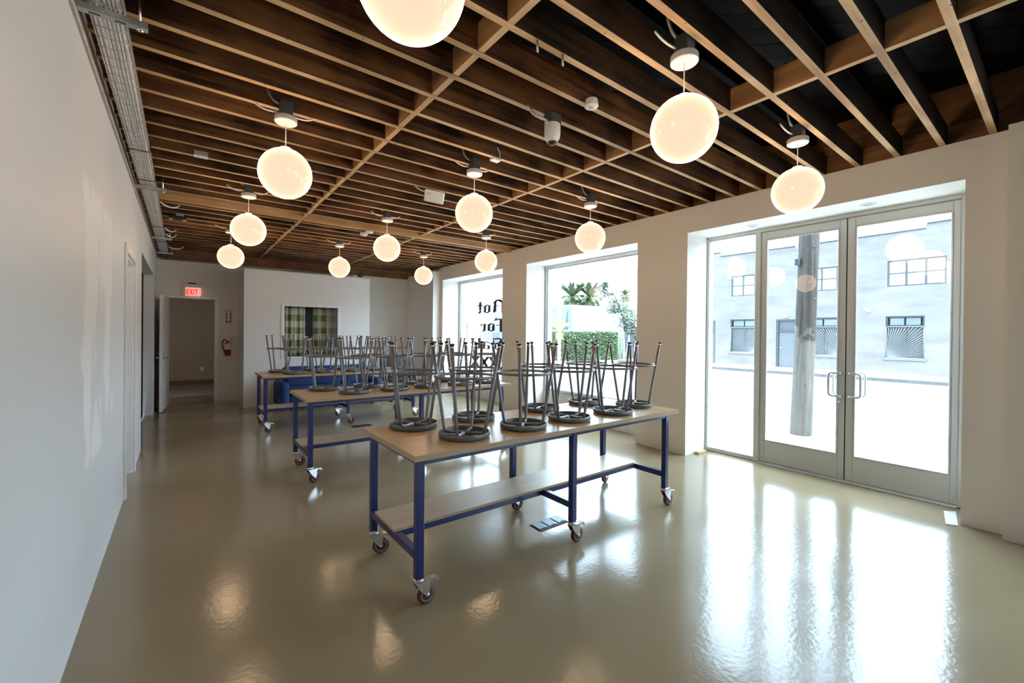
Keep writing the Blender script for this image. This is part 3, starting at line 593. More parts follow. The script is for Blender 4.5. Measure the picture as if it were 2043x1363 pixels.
# ================================================================== WORK TABLES
TZ = .842
def caster(par, x, y, rot):
    c = empty('caster', (x, y, 0), rot); c.parent = par
    MB().bbox((-.032, -.032, .158), (.032, .032, .166), .002).build('top_plate', 'chrome', c)
    MB().lathe([(.026, .140), (.030, .148), (.030, .156), (.022, .158)], 18).build('swivel_ring', 'chrome', c)
    f = MB()
    for s in (-1, 1): f.prism([(-.028, .142), (.045, .142), (.062, .125), (.058, .05), (.05, .043), (.040, .05), (-.005, .10)], s*.022-.0015, s*.022+.0015, 'XZ')
    f.box((-.028, -.022, .139), (.06, .022, .142)); f.build('fork', 'chrome', c)
    wx = .05
    t = MB().lathe([(.044, -.014), (.052, -.012), (.0555, -.006), (.0555, .006), (.052, .012), (.044, .014)], 28, (wx, 0, .0555), axis='Y').build('wheel', 'red_tyre', c)
    MB().lathe([(0, -.012), (.028, -.012), (.038, -.0165), (.044, -.0165), (.044, .0165), (.038, .0165), (.028, .012), (0, .012)], 24, (wx, 0, .0555), axis='Y').build('wheel_hub', 'hub', c)
    MB().cyl((wx, -.028, .0555), (wx, .028, .0555), .007, 10).build('axle', 'chrome', c)
    MB().prism([(.045, .128), (.105, .122), (.118, .105), (.124, .108), (.112, .132), (.05, .140)], -.016, .016, 'XZ').build('brake_pedal', 'chrome', c)
def table(name, ox, oy, label, rots):
    t = empty(name, (ox, oy, 0)); tag(t, label, 'table', 'rolling work tables')
    # local frame: origin at the near left leg's outer corner
    Lx, Ly = 2.38, .745; S = .045
    top = MB().box((-.025, -.025, TZ-.032), (Lx+.105, Ly+.05, TZ), 1); top.mi = [0, 0, 1, 1, 1, 1]
    top.build('table_top', ['ply_top', 'ply_edge'], t)
    xs = (0, 1.19, Lx-S)
    for x in xs:
        for y in (0, Ly-S):
            MB().bbox((x, y, .166), (x+S, y+S, TZ-.032-.028 if False else TZ-.032), .003).build('leg', 'blue', t)
        MB().bbox((x+.004, S, TZ-.062), (x+S-.004, Ly-S, TZ-.032), .003).build('cross_rail', 'blue', t)
        MB().bbox((x+.0005, S, .258), (x+S-.0005, Ly-S, .304), .003).build('stretcher', 'blue', t)
    for y in (0, Ly-S):
        for a, b in ((S, 1.19), (1.19+S, Lx-S)): MB().bbox((a, y+.003, TZ-.062), (b, y+S-.003, TZ-.032), .003).build('top_rail', 'blue', t)
    for y in (.325, .585):
        for a, b in ((S, 1.19), (1.19+S, Lx-S)): MB().bbox((a, y, .262), (b, y+.04, .304), .003).build('shelf_rail', 'blue', t)
    sh = MB().box((0, .315, .304), (Lx-.06, .635, .322), 1); sh.mi = [0, 0, 1, 1, 1, 1]; sh.build('shelf', ['shelf_ply', 'ply_edge'], t)
    k = 0
    for x in xs:
        for y in (0, Ly-S): caster(t, x+S/2, y+S/2, rots[k]); k += 1
    return t
TAB = [(1.010, 2.142), (.985, 4.545), (.955, 7.205)]
table('work_table', *TAB[0], 'blue steel work table with plywood top beside the glass entrance doors', (.1, -.3, .05, 0, -.05, .2))
table('work_table', *TAB[1], 'blue steel work table with plywood top between the two other tables', (.35, -.15, .2, .5, 0, .2))
table('work_table', *TAB[2], 'blue steel work table with plywood top in front of the blue sofa', (.3, .6, -.2, .3, .1, 2.0))

# ================================================================== STOOLS, turned over on the tables
def stool():
    r = empty('stool')
    st = MB().lathe([(0, 0), (.150, 0), (.160, .004), (.164, .012), (.164, .033), (.162, .036), (.158, .036), (.156, .033), (.154, .014), (.148, .010), (0, .010)], 36).build('seat', 'seat', r)
    sharp(st, 50)
    MB().bbox((-.035, -.035, .010), (.035, .035, .015), .001).build('mount_plate', 'chrome', r)
    pts = [(.012, 0, .024), (.10, 0, .024), (.120, 0, .026), (.132, 0, .036), (.1395, 0, .055)]
    pts += [(.1395+.163*(z-.055), 0, z) for z in (.25, .57)]
    lg = MB().tube(pts, .0108, 10)
    cl = MB().tube([(.1395+.163*(z-.055), 0, z) for z in (.566, .580)], .0112, 10)
    tp = [(.1395+.163*(z-.055), 0, z) for z in (.578, .588, .594)]
    gl = MB().tube(tp, [.008, .0145, .0145], 12)
    l0 = None
    for k in range(4):
        if l0 is None:
            l0 = lg.build('leg', 'steel', r); cl.build('collar', 'chrome', l0); gl.build('glide', 'black', l0); c = l0
        else: c = ccopy(l0, r)
        c.rotation_euler = (0, 0, k*pi/2+pi/4)
    MB().tube([(.188*cos(2*pi*i/36), .188*sin(2*pi*i/36), .385) for i in range(36)], .009, 8, closed=True).build('foot_ring', 'steel', r)
    return r
S1 = [(1.432, 2.355, .68), (1.908, 2.345, .75), (2.378, 2.36, .15), (2.885, 2.35, .05), (3.325, 2.47, .5), (1.286, 2.79, .45), (1.778, 2.79, .72), (2.47, 2.80, .5), (3.05, 2.81, .3)]
S2 = [(1.489, 4.74, .6), (1.941, 4.73, .3), (2.37, 4.75, .9), (2.83, 4.76, .2), (3.25, 4.78, .55), (1.284, 5.17, .5), (1.782, 5.18, .8), (2.42, 5.18, .1), (2.93, 5.19, .4)]
S3 = [(1.394, 7.37, .55), (1.854, 7.37, .2), (2.303, 7.36, .7), (2.72, 7.37, .35), (3.16, 7.38, .6), (1.258, 7.81, .4), (1.798, 7.82, .75), (2.284, 7.82, .1), (2.72, 7.81, .5)]
s0 = stool(); first = True
NTH = ('first', 'second', 'third', 'fourth', 'fifth')
for lst, tb, grp in ((S1, 'table by entrance doors', 'upturned stools on the table by the entrance'), (S2, 'middle table', 'upturned stools on the middle table'), (S3, 'table before the sofa', 'upturned stools on the table by the sofa')):
    for i, (x, y, a) in enumerate(lst):
        r = s0 if first else ccopy(s0); first = False
        r.location = (x, y, TZ+.0005); r.rotation_euler = (0, 0, a+pi/4)
        side, n = ('row farther from sofa', NTH[4-i]) if i < 5 else ('row nearer sofa', NTH[8-i])
        tag(r, 'upturned grey stool on %s, %s from window end, %s' % (tb, n, side), 'stool', grp)

# ================================================================== SOFA AND CHAIR AT THE BACK
sf = empty('sofa', (2.43, 9.35, 0)); tag(sf, 'low royal blue upholstered sofa with rounded arms against the partition', 'sofa')
def rounded(a, b, r, name, mat, par, seg=4):
    o = MB().box(a, b).build(name, mat, par); m = o.modifiers.new('bevel', 'BEVEL'); m.width = r; m.segments = seg; m.limit_method = 'NONE'
    for p in o.data.polygons: p.use_smooth = True
    return o
rounded((-.83, -.33, .10), (.83, .30, .28), .03, 'seat_base', 'sofa', sf)
for k in range(3):
    x = -.81+k*.54
    rounded((x+.006, -.36, .28), (x+.534, .14, .42), .045, 'seat_cushion', 'sofa', sf)
    rounded((x+.006, .10, .40), (x+.534, .28, .80), .05, 'back_cushion', 'sofa', sf)
rounded((-.83, .26, .12), (.83, .40, .78), .05, 'back', 'sofa', sf)
for s in (-1, 1):
    a = rounded((s*.90-.085, -.40, .05), (s*.90+.085, .38, .54), .075, 'arm', 'sofa', sf, 6)
    if s < 0: MB().bbox((-.9862, -.30, .17), (-.9845, -.27, .23), .0005).build('label_tag', 'white_plastic', a)
    for y in (-.33, .31): MB().cyl((s*.78, y, 0), (s*.78, y, .11), .018, 10).build('leg', 'black', sf)

ch = empty('office_chair', (3.745, 9.15, 0)); tag(ch, 'black office chair with padded back beside the blue sofa', 'chair')
rounded((-.25, -.24, .43), (.25, .24, .52), .035, 'seat', 'dark_leather', ch)
rounded((-.24, .22, .58), (.24, .29, .95), .03, 'backrest', 'dark_leather', ch)
MB().tube([(0, .05, .43), (0, .27, .42), (0, .31, .55), (0, .30, .75)], .022, 8).build('back_bracket', 'black', ch)
for s in (-1, 1):
    rounded((s*.29-.035, -.18, .68), (s*.29+.035, .12, .715), .012, 'armrest', 'black', ch)
    MB().tube([(s*.29, 0, .69), (s*.30, 0, .5), (s*.22, 0, .44)], .014, 8).build('arm_post', 'black', ch)
MB().cyl((0, 0, .09), (0, 0, .44), .026, 12).build('gas_column', 'black', ch)
for k in range(5):
    a = 2*pi*k/5+.3
    l = MB().tube([(0, 0, .10), (.27*cos(a), .27*sin(a), .075)], [.026, .016], 8).build('base_leg', 'black', ch)
    MB().lathe([(0, -.02), (.024, -.018), (.028, 0), (.024, .018), (0, .02)], 14, (.28*cos(a), .28*sin(a), .028), axis='Y').build('castor', 'black', l)
bx = empty('storage_box', (4.42, 9.55, 0)); tag(bx, 'brown cardboard box with black lid beside the black office chair', 'box')
MB().bbox((-.2, -.25, 0), (.2, .25, .50), .004).build('body', 'brown_board', bx); MB().bbox((-.21, -.26, .50), (.21, .26, .56), .004).build('lid', 'dark_leather', bx)

# ================================================================== EXIT SIGN, EXTINGUISHER, SIGNS
ex = empty('exit_sign', (.16, YB, 2.30)); tag(ex, 'glowing red exit sign hanging above the open door', 'sign')
MB().bbox((-.175, -.07, .075), (.14, -.012, .145), .006).build('housing', 'alu', ex)
MB().bbox((-.08, -.055, .145), (.06, -.02, .17), .003).build('top_clip', 'black', ex)
MB().box((-.115, -.044, -.09), (.135, -.036, .075)).build('panel', 'pane_led', ex)
MB().bbox((-.175, -.046, -.09), (-.12, -.034, .075), .002).build('end_block', 'alu', ex)
EX = {'E': [[(0, 0), (.22, 0), (.22, 1), (0, 1)], [(.22, .82), (.75, .82), (.75, 1), (.22, 1)], [(.22, .41), (.65, .41), (.65, .59), (.22, .59)], [(.22, 0), (.75, 0), (.75, .18), (.22, .18)]],
      'X': [[(0, 0), (.24, 0), (.8, 1), (.56, 1)], [(.56, 0), (.8, 0), (.24, 1), (0, 1)]], 'I': [[(0, 0), (.2, 0), (.2, 1), (0, 1)]],
      'T': [[(.27, 0), (.48, 0), (.48, .82), (.27, .82)], [(0, .82), (.75, .82), (.75, 1), (0, 1)]]}
xx = -.100
for chh, wd in (('E', .055), ('X', .058), ('I', .026), ('T', .05)):
    m = MB()
    for q in EX[chh]: m.prism([(xx+px*.062, -.065+pz*.105) for px, pz in q], -.0475, -.0445, 'XZ')
    m.build('letter', 'emit_red', ex); xx += wd
fs = empty('extinguisher_sign', (.775, YB, 1.815)); tag(fs, 'red and white fire extinguisher arrow sign on back wall', 'sign')
MB().bbox((-.048, -.004, -.135), (.048, 0, .135), .001).build('plate', 'red', fs)
MB().prism([(-.036, .075), (.036, .075), (.036, .125), (-.036, .125)], -.0055, -.0042, 'XZ').build('title_panel', 'white_plastic', fs)
MB().prism([(-.024, .07), (-.024, -.065), (-.040, -.065), (0, -.128), (.040, -.065), (.024, -.065), (.024, .07)], -.0055, -.0042, 'XZ').build('arrow', 'white_plastic', fs)
def text(body, size, mat, par, loc, rot, ext=.0006):
    cu = bpy.data.curves.new('lettering', 'FONT'); cu.body = body; cu.size = size; cu.align_x = 'CENTER'; cu.align_y = 'CENTER'; cu.extrude = ext
    o = bpy.data.objects.new('lettering', cu); COL.objects.link(o)
    dg = bpy.context.evaluated_depsgraph_get(); me = bpy.data.meshes.new_from_object(o.evaluated_get(dg)); bpy.data.objects.remove(o)
    me.materials.clear(); me.materials.append(M[mat]); q = bpy.data.objects.new('lettering', me); COL.objects.link(q); q.parent = par; q.location = loc; q.rotation_euler = rot
    return q
text('FIRE', .030, 'red', fs, (0, -.0062, .100), (pi/2, 0, 0))
text('EXTINGUISHER', .017, 'red', fs, (0, -.0062, .005), (pi/2, pi/2, 0))
fe = empty('fire_extinguisher', (.767, YB-.075, .985)); tag(fe, 'dark red fire extinguisher with black hose on back wall', 'extinguisher')
MB().lathe([(0, 0), (.045, 0), (.052, .008), (.052, .245), (.046, .275), (.030, .298), (.018, .305), (.018, .325), (0, .325)], 26).build('cylinder', 'red', fe)
MB().lathe([(.0527, .125), (.0527, .245)], 26).build('label_band', 'white_plastic', fe)
MB().prism([(-.02, .225), (.045, .20), (.055, .25), (.0, .295)], -.058, -.054, 'XZ').build('inspection_tag', 'yellow', fe)
MB().bbox((-.028, -.02, .322), (.03, .02, .35), .004).build('valve', 'chrome', fe)
MB().tube([(.0, 0, .352), (.04, 0, .365), (.10, 0, .372)], .008, 8).build('carry_handle', 'chrome', fe)
MB().tube([(.02, 0, .335), (.09, 0, .335)], .007, 8).build('squeeze_lever', 'chrome', fe)
MB().tube(bez((-.025, 0, .335), (-.13, 0, .36), (-.12, 0, .18), (-.055, -.01, .075), 14), .010, 10).build('hose', 'black', fe)
MB().tube([(-.06, -.012, .08), (-.045, -.015, .03)], [.012, .016], 10).build('nozzle', 'black', fe)
MB().bbox((-.02, .05, .05), (.02, .075, .31), .003).build('wall_bracket', 'galv', fe)
sw = empty('light_switch', (BX0, 10.27, 1.01)); tag(sw, 'white light switch plate on the side of the partition', 'switch')
MB().bbox((-.007, -.037, -.06), (0, .037, .06), .002).build('cover_plate', 'white_plastic', sw); MB().bbox((-.011, -.014, -.03), (-.007, .014, .03), .001).build('rocker', 'white_plastic', sw)

# ================================================================== CABLE TRAY
TX0, TX1, TZ0, TZ1 = -.355, -.235, 3.0, 3.055
tr = empty('cable_tray', (0, 0, 0)); tag(tr, 'galvanised wire mesh cable tray along the left wall top', 'cable tray')
y0t, y1t = 2.2, 10.7
for x, z in ((TX0, TZ0), (TX1, TZ0), (TX0, TZ1), (TX1, TZ1), (TX0, (TZ0+TZ1)/2), (TX1, (TZ0+TZ1)/2), (TX0+.04, TZ0), (TX1-.04, TZ0)):
    MB().cyl((x, y0t, z), (x, y1t, z), .0025, 6).build('long_wire', 'galv', tr)
cw = None; y = y0t+.03
while y < y1t:
    if cw is None: cw = MB().tube([(TX0-.003, 0, TZ1), (TX0-.003, 0, TZ0-.004), (TX1+.003, 0, TZ0-.004), (TX1+.003, 0, TZ1)], .0025, 6).build('cross_wire', 'galv', tr); c = cw
    else: c = cw.copy(); COL.objects.link(c); c.parent = tr
    c.location = (0, y, 0); y += .1
MB().bbox((TX1+.004, y0t, TZ0+.008), (TX1+.010, y1t, TZ1), .001).build('side_rail', 'galv', tr)
for y, nth in ((2.765, 'fourth'), (5.84, 'third'), (8.9, 'second'), (10.55, 'first')):
    s_ = empty('strut_bracket', (-.27, y, 2.985)); tag(s_, 'slotted steel strut bracket holding the cable tray, %s from the back wall' % nth, 'bracket', 'strut brackets under the cable tray')
    m = MB(); m.box((-.13, -.02, -.024), (.13, .02, -.021)); m.box((-.13, -.02, -.021), (.13, -.017, .004)); m.box((-.13, .017, -.021), (.13, .02, .004)); m.build('channel', 'galv', s_)
    MB().cyl((.10, 0, -.03), (.10, 0, .20), .006, 8).build('threaded_rod', 'chrome', s_)
    MB().lathe([(.014, -.034), (.014, -.0245)], 6, (.10, 0, 0)).build('nut', 'chrome', s_)
    for x in (-.06, .03): MB().box((x-.02, -.006, -.0246), (x+.02, .006, -.0241)).build('slot', 'black', s_)
for k in range(14):
    xa = TX0+.0114+(k % 7)*.0162; za = TZ0+.0145+(k//7)*.0168
    pts = []
    for i in range(42):
        y = y0t+.02+(y1t-y0t-.06)*i/41
        pts.append((xa+.0010*sin(i*.55)+.0006*sin(i*1.9), y, za+.0025*sin(i*.8)))
    o = MB().tube(pts, .0080, 6).build('data_cable', 'cable'); tag(o, 'white data cable lying in the wire cable tray', 'cable', 'white data cables in the cable tray')
for y, dx, dy in ((6.62, .20, .3), (8.25, .15, .35), (8.75, .15, .3), (10.0, .25, .25)):
    o = MB().tube(bez((TX1+.02, y, 3.03), (TX1+.06, y+.02, 2.99), (TX1+dx*.8, y+dy*.6, 2.99), (TX1+dx, y+dy, 3.095), 12), .008, 8).build('drop_cable', 'cable')
    tag(o, 'white cable looping from the cable tray up to the joists', 'cable', 'cables looping from the tray to the joists')
for y in (4.72, 5.62, 8.02, 9.35):
    o = MB().tube([(TX0-.006, y, TZ1+.004), (TX0-.006, y, TZ0-.010), (TX1+.014, y, TZ0-.010), (TX1+.014, y, TZ1+.004)], .005, 6).build('cable_tie', 'black'); tag(o, 'black strap tied around the cable tray', 'strap', 'black straps around the cable tray')

# ================================================================== CEILING DEVICES
dm = empty('dome_camera', (2.115, 2.30, 0)); tag(dm, 'white dome security camera on a grey conduit box under the joists', 'camera')
MB().bbox((-.05, -.042, 3.015), (.05, .042, 3.085), .004).build('conduit_box', 'dark_galv', dm)
sharp(MB().lathe([(0, 3.015), (.055, 3.015), (.058, 3.008), (.058, 2.94), (.053, 2.915), (.040, 2.90), (0, 2.90)], 28).build('housing', 'white_plastic', dm))
MB().lathe([(.037, 2.902), (.034, 2.886), (.022, 2.871), (0, 2.865)], 24).build('dome', 'black', dm)
MB().lathe([(.038, 2.904), (.042, 2.894), (.037, 2.889)], 24).build('trim_ring', 'white_plastic', dm)
for s in (-1, 1): MB().bbox((s*.058-.008, -.012, 3.005), (s*.058+.008, .012, 3.023), .002).build('ear', 'white_plastic', dm)
MB().tube(bez((-.055, .0, 3.03), (-.12, 0, 3.03), (-.19, .02, 3.03), (-.21, .03, 3.11), 10), .010, 8).build('conduit_whip', 'galv', dm)
ss = empty('occupancy_sensor', (2.19, 1.995, 0)); tag(ss, 'round white ceiling sensor with grey centre under a joist', 'sensor')
sharp(MB().lathe([(0, 3.09), (.040, 3.09), (.045, 3.06), (.047, 3.045), (.040, 3.038), (.022, 3.036), (.0, 3.036)], 26).build('body', 'white_plastic', ss)); MB().lathe([(.020, 3.036), (.016, 3.028), (0, 3.026)], 18).build('lens', 'alu', ss)
dt = empty('beacon', (2.16, 3.075, 0)); tag(dt, 'small white square beacon hanging by a thin white wire', 'beacon')
MB().bbox((-.045, -.035, 3.005), (.045, .035, 3.028), .008).build('body', 'white_plastic', dt); MB().tube(bez((.03, .0, 3.028), (.06, 0, 3.05), (.06, .01, 3.10), (.03, .02, 3.14), 8), .003, 6).build('wire', 'cable', dt)
ap = empty('access_point', (2.235, 4.37, 3.03)); tag(ap, 'white square wireless access point tilted on a conduit box', 'access point')
q = MB().bbox((-.11, -.10, -.014), (.11, .10, .014), .010).build('body', 'white_plastic', ap); q.rotation_euler = (radians(-20), radians(8), radians(-25))
MB().bbox((-.09, -.04, .01), (0, .04, .058), .004).build('conduit_box', 'galv', ap); MB().tube(bez((-.09, 0, .04), (-.14, 0, .03), (-.20, .0, .04), (-.23, .02, .09), 8), .009, 8).build('conduit_whip', 'galv', ap)
for (x, y, nm) in ((2.278, 6.86, 'round white smoke detector beside a smaller round sensor'), (2.287, 6.63, 'small round white sensor wired to the smoke detector')):
    o = empty('smoke_detector', (x, y, 0)); tag(o, nm, 'detector')
    sharp(MB().lathe([(0, 3.085), (.055, 3.085), (.058, 3.07), (.058, 3.05), (.045, 3.035), (0, 3.033)], 26).build('body', 'white_plastic', o)); MB().lathe([(.02, 3.033), (.015, 3.026), (0, 3.024)], 16).build('grille', 'cream', o)
tk = empty('router', (-.06, 7.40, 0)); tag(tk, 'flat black router with grey box hung under the joists by the tray', 'router')
MB().bbox((-.10, -.09, 3.005), (.10, .09, 3.04), .01).build('body', 'black', tk); MB().bbox((-.02, -.05, 3.04), (.07, .05, 3.085), .004).build('mount_box', 'galv', tk)
for s in (-1, 1): MB().lathe([(0, 3.0), (.022, 3.0), (.024, 3.006)], 14, (s*.07, 0, 0)).build('foot', 'white_plastic', tk)
jb = empty('junction_box', (.123, 4.72, 0)); tag(jb, 'small grey junction box fixed to a joist', 'junction box')
MB().bbox((-.05, -.03, 3.045), (.05, .03, 3.088), .003).build('body', 'galv', jb); MB().bbox((-.052, -.032, 3.041), (.052, .032, 3.045), .001).build('cover', 'white_plastic', jb)
bc = empty('bullet_camera', (3.25, 10.0, BZ)); tag(bc, 'small dark camera sitting on top of the white partition', 'camera')
MB().lathe([(.03, 0), (.03, .012), (.012, .014), (.012, .05)], 16).build('stand', 'alu', bc); MB().bbox((-.05, -.05, .05), (.05, .04, .11), .01).build('body', 'black', bc); MB().lathe([(.018, -.056), (.018, -.05)], 14, (0, 0, .08), axis='Y').build('lens', 'sky_pane', bc)
for k, (x, y) in enumerate(((1.53, 1.775), (1.72, 1.775))):
    o = empty('pipe_clip', (x, y, 3.06)); tag(o, 'short bent metal clip on the bottom edge of a joist', 'clip', 'metal clips on the joists')
    MB().tube([(-.015, 0, .03), (-.015, 0, -.01), (0, .012, -.02), (.012, .03, -.005), (.012, .03, .03)], .006, 6).build('clip', 'galv', o)

# ================================================================== FLOOR BOXES AND LOOSE BITS
for (x, y, wx_, wy_, lab) in ((2.315, 2.505, .30, .135, 'blue-grey floor outlet box under the table by the entrance'), (2.285, 6.92, .30, .14, 'black floor outlet box in the aisle before the far table')):
    o = empty('floor_outlet', (x, y, 0)); tag(o, lab, 'floor outlet')
    MB().bbox((-wx_/2, -wy_/2, 0), (wx_/2, wy_/2, .006), .002).build('frame', 'black', o)
    for k in range(3): 
        cx = -wx_/2+wx_*(k+.5)/3
        l = MB().bbox((cx-wx_*.145, -wy_*.40, .006), (cx+wx_*.145, wy_*.40, .010), .002).build('lid', plain('floor_box_lid', (.05, .075, .12) if y < 4 else (.012, .012, .014), .35, metal=.4), o)
        MB().bbox((cx-.018, -wy_*.36, .010), (cx+.018, -wy_*.26, .0115), .0005).build('finger_tab', 'black', l)
o = MB().prism([(5.236, .659), (4.885, .600), (4.912, .535), (5.294, .592)], 0, .006, 'XY').build('stone_slab', 'slab'); tag(o, 'thin white marbled slab lying on floor by the right door jamb', 'slab')
o = MB().bbox((5.17, 2.845, 0), (5.36, 2.905, .028), .003).build('wood_block', 'block_edge'); tag(o, 'small wooden block on the floor at the sidelight', 'block')

# ================================================================== WINDOW LETTERING (reads from the street)
GL = {
 'o': (.60, [[(0, .2), (.19, .08), (.19, .74), (0, .86)], [(.41, .26), (.6, .14), (.6, .80), (.41, .92)], [(0, .2), (.28, 0), (.6, .16), (.46, .28), (.30, .16), (.16, .26)], [(0, .84), (.14, .74), (.30, .84), (.44, .72), (.6, .80), (.32, 1.0)]]),
 't': (.50, [[(.14, .14), (.33, 0), (.33, 1.28), (.14, 1.42)], [(0, .86), (.5, .86), (.44, 1.0), (.05, 1.0)], [(.14, .14), (.33, 0), (.52, .14), (.42, .24), (.33, .18)]]),
 'N': (1.15, [[(.05, .12), (.24, 0), (.24, 1.25), (.05, 1.12)], [(.05, 1.12), (.24, 1.0), (.62, 1.32), (.45, 1.48)], [(.62, 1.34), (.80, 1.18), (1.04, 1.0), (1.04, 1.22), (.84, 1.40), (.70, 1.47)], [(.84, .16), (1.04, 0), (1.12, .10), (1.04, 1.16), (.84, 1.28)], [(.24, .62), (.84, .74), (.84, .82), (.24, .70)], [(-.12, 1.40), (.1, 1.30), (.30, 1.42), (.26, 1.5), (.08, 1.42)]]),
 'F': (.9, [[(.28, .12), (.48, 0), (.48, 1.3), (.28, 1.42)], [(.28, 1.28), (.6, 1.36), (.92, 1.24), (.96, 1.40), (.62, 1.52), (.28, 1.46)], [(.1, .62), (.75, .66), (.75, .80), (.1, .74)], [(.1, .1), (.3, .2), (.48, .04), (.28, -.06)], [(.80, 1.62), (.90, 1.40), (.98, 1.44), (.88, 1.66)]]),
 'r': (.52, [[(.05, .14), (.24, 0), (.24, .80), (.05, .92)], [(.24, .72), (.40, .92), (.56, .78), (.44, .66), (.36, .74)], [(.05, .14), (.24, 0), (.36, .10), (.24, .2)], [(0, .85), (.14, .98), (.24, .86), (.14, .78)]]),
 'S': (.95, [[(.1, 1.30), (.5, 1.46), (.92, 1.34), (.86, 1.16), (.5, 1.28), (.28, 1.2)], [(.1, 1.30), (.28, 1.20), (.34, .92), (.14, .84)], [(.14, .86), (.34, .78), (.86, .66), (.90, .78), (.34, .98)], [(.70, .70), (.90, .76), (.90, .26), (.70, .16)], [(.05, .12), (.45, -.04), (.90, .26), (.70, .30), (.46, .14), (.12, .26)], [(.36, .50), (.66, .44), (.66, .54), (.36, .60)]]),
 'a': (.62, [[(.42, .14), (.61, 0), (.61, .84), (.42, .94)], [(0, .18), (.18, .06), (.18, .46), (0, .54)], [(0, .50), (.18, .42), (.46, .52), (.46, .62)], [(.02, .84), (.30, 1.0), (.61, .84), (.42, .78), (.28, .86), (.1, .74)], [(0, .2), (.20, 0), (.46, .16), (.40, .26), (.22, .14)], [(.42, .14), (.61, 0), (.70, .12), (.61, .2)]]),
 'l': (.34, [[(.08, .14), (.27, 0), (.27, 1.34), (.08, 1.46)], [(.08, .14), (.27, 0), (.36, .12), (.27, .2)]]),
 'e': (.55, [[(0, .2), (.19, .08), (.19, .74), (0, .86)], [(0, .2), (.28, 0), (.56, .16), (.48, .26), (.30, .16), (.16, .26)], [(0, .84), (.14, .74), (.32, .82), (.54, .66), (.56, .80), (.32, 1.0)], [(.16, .48), (.52, .62), (.54, .72), (.16, .58)]]),
 'X': (1.0, [[(0, 0), (.30, 0), (1.0, 1), (.70, 1)], [(.74, 0), (1.0, 0), (.26, 1), (0, 1)]])}
def word(letters, base, hx):
    for chh, ya, yb in letters:
        wd, polys = GL[chh]; m = MB(); sy = (yb-ya)/wd
        for p in polys:
            ca = sum(q[0] for q in p)/len(p); p = [(ca+(q[0]-ca)*1.35, q[1]) for q in p]
            m.prism([(ya+a*sy, base+b*hx) for a, b in p], XG-.0042, XG-.0034, 'YZ')
        m.build('letter', 'vinyl', win1, off=tuple(win1.location))
word([('N', 7.42, 7.835), ('o', 7.945, 8.197), ('t', 8.27, 8.45)], 1.957, .205)
word([('F', 7.40, 7.72), ('o', 7.777, 8.033), ('r', 8.10, 8.335)], 1.545, .19)
word([('S', 7.46, 7.79), ('a', 7.949, 8.24), ('l', 8.335, 8.455), ('e', 8.50, 8.74)], 1.135, .19)
word([('X', 7.20, 7.54), ('X', 7.61, 7.945), ('X', 8.01, 8.325), ('X', 8.39, 8.70)], .715, .265)

# ================================================================== THE STREET
def ground(name, a, b, mat, label, cat): return tag(MB().box(a, b).build(name, mat), label, cat, kind='structure')
ground('sidewalk_near', (5.62, -60, -.30), (7.95, 90, -.02), 'concrete', 'sunlit white sidewalk outside the entrance doors', 'sidewalk')
ground('kerb_near', (7.95, -60, -.30), (8.08, 90, -.03), 'kerb', 'concrete kerb beside the utility pole', 'kerb')
ground('road', (8.08, -60, -.40), (20.75, 120, -.14), 'asphalt', 'bright sunlit road outside the entrance doors', 'road')
ground('kerb_far', (20.75, -60, -.30), (20.95, 16.6, -.02), 'kerb', 'grey kerb across the road', 'kerb')
ground('sidewalk_far', (20.95, -60, -.30), (23.6, 16.6, -.02), 'concrete', 'white sidewalk in front of the grey building', 'sidewalk')
ground('lot', (20.75, 16.6, -.40), (140, 120, -.10), 'concrete', 'pale ground beyond the hedge', 'ground')
ground('lot_back', (23.6, -60, -.5), (140, 16.6, -.12), 'concrete', 'pale ground behind the grey building', 'ground')

# utility pole
up_ = empty('utility_pole', (7.64, 2.55, -.02)); tag(up_, 'weathered wooden utility pole on the sidewalk with worn pale paint', 'pole')
m = MB(); pr = []
for i in range(13):
    z = 9.0*i/12; pr.append((.145-.004*z, z))
sh = m.lathe(pr, 26).build('shaft', 'pole', up_); sh.rotation_euler = (radians(1.2), radians(1.0), 0)
for i, (a, z) in enumerate([(3.6, 2.35), (3.9, 2.9), (3.3, 3.2), (4.1, 1.55), (3.5, 1.1), (4.3, 2.1), (3.75, .8)]):
    MB().cyl((.13*cos(a), .13*sin(a), z), (.155*cos(a), .155*sin(a), z), .010, 8).build('bolt', 'dark_galv', sh)
MB().bbox((-.17, .06, 2.62), (-.10, .13, 2.72), .004).build('utility_tag', 'dark_frame', sh)
MB().bbox((-.06, .12, 2.9), (.0, .16, 3.6), .004).build('guard_strip', 'galv', sh)

# grey building across the road
BXF = 23.6; KK = BXF/14.5
def fy(y): return y*KK
def fz(z): return 1.5+(z-1.5)*KK
gb = empty('grey_building', (BXF, 6, -.02)); tag(gb, 'weathered grey stucco building across the road with sunburst grilles', 'building')
go = (BXF, 6, -.02)
ups = [(fy(2.921), fy(1.834)), (fy(4.74), fy(3.64)), (fy(6.91), fy(5.82)), (fy(.9), fy(-.2)), (fy(-1.2), fy(-2.3))]
uz0, uz1 = fz(2.815), fz(3.48)
los = [(fy(2.945), fy(2.204)), (fy(4.78), fy(3.88)), (fy(6.93), fy(6.08)), (fy(1.0), fy(.2))]
lz0, lz1 = fz(.985), fz(2.05)
drs = [(fy(5.54), fy(4.96)), (fy(8.02), fy(7.435))]
dz1 = fz(2.02)
YA, YE = -30.0, 15.2
holes = sorted([(b, a, uz0, uz1) for a, b in ups]+[(b, a, lz0, lz1) for a, b in los]+[(b, a, -.02, dz1) for a, b in drs])
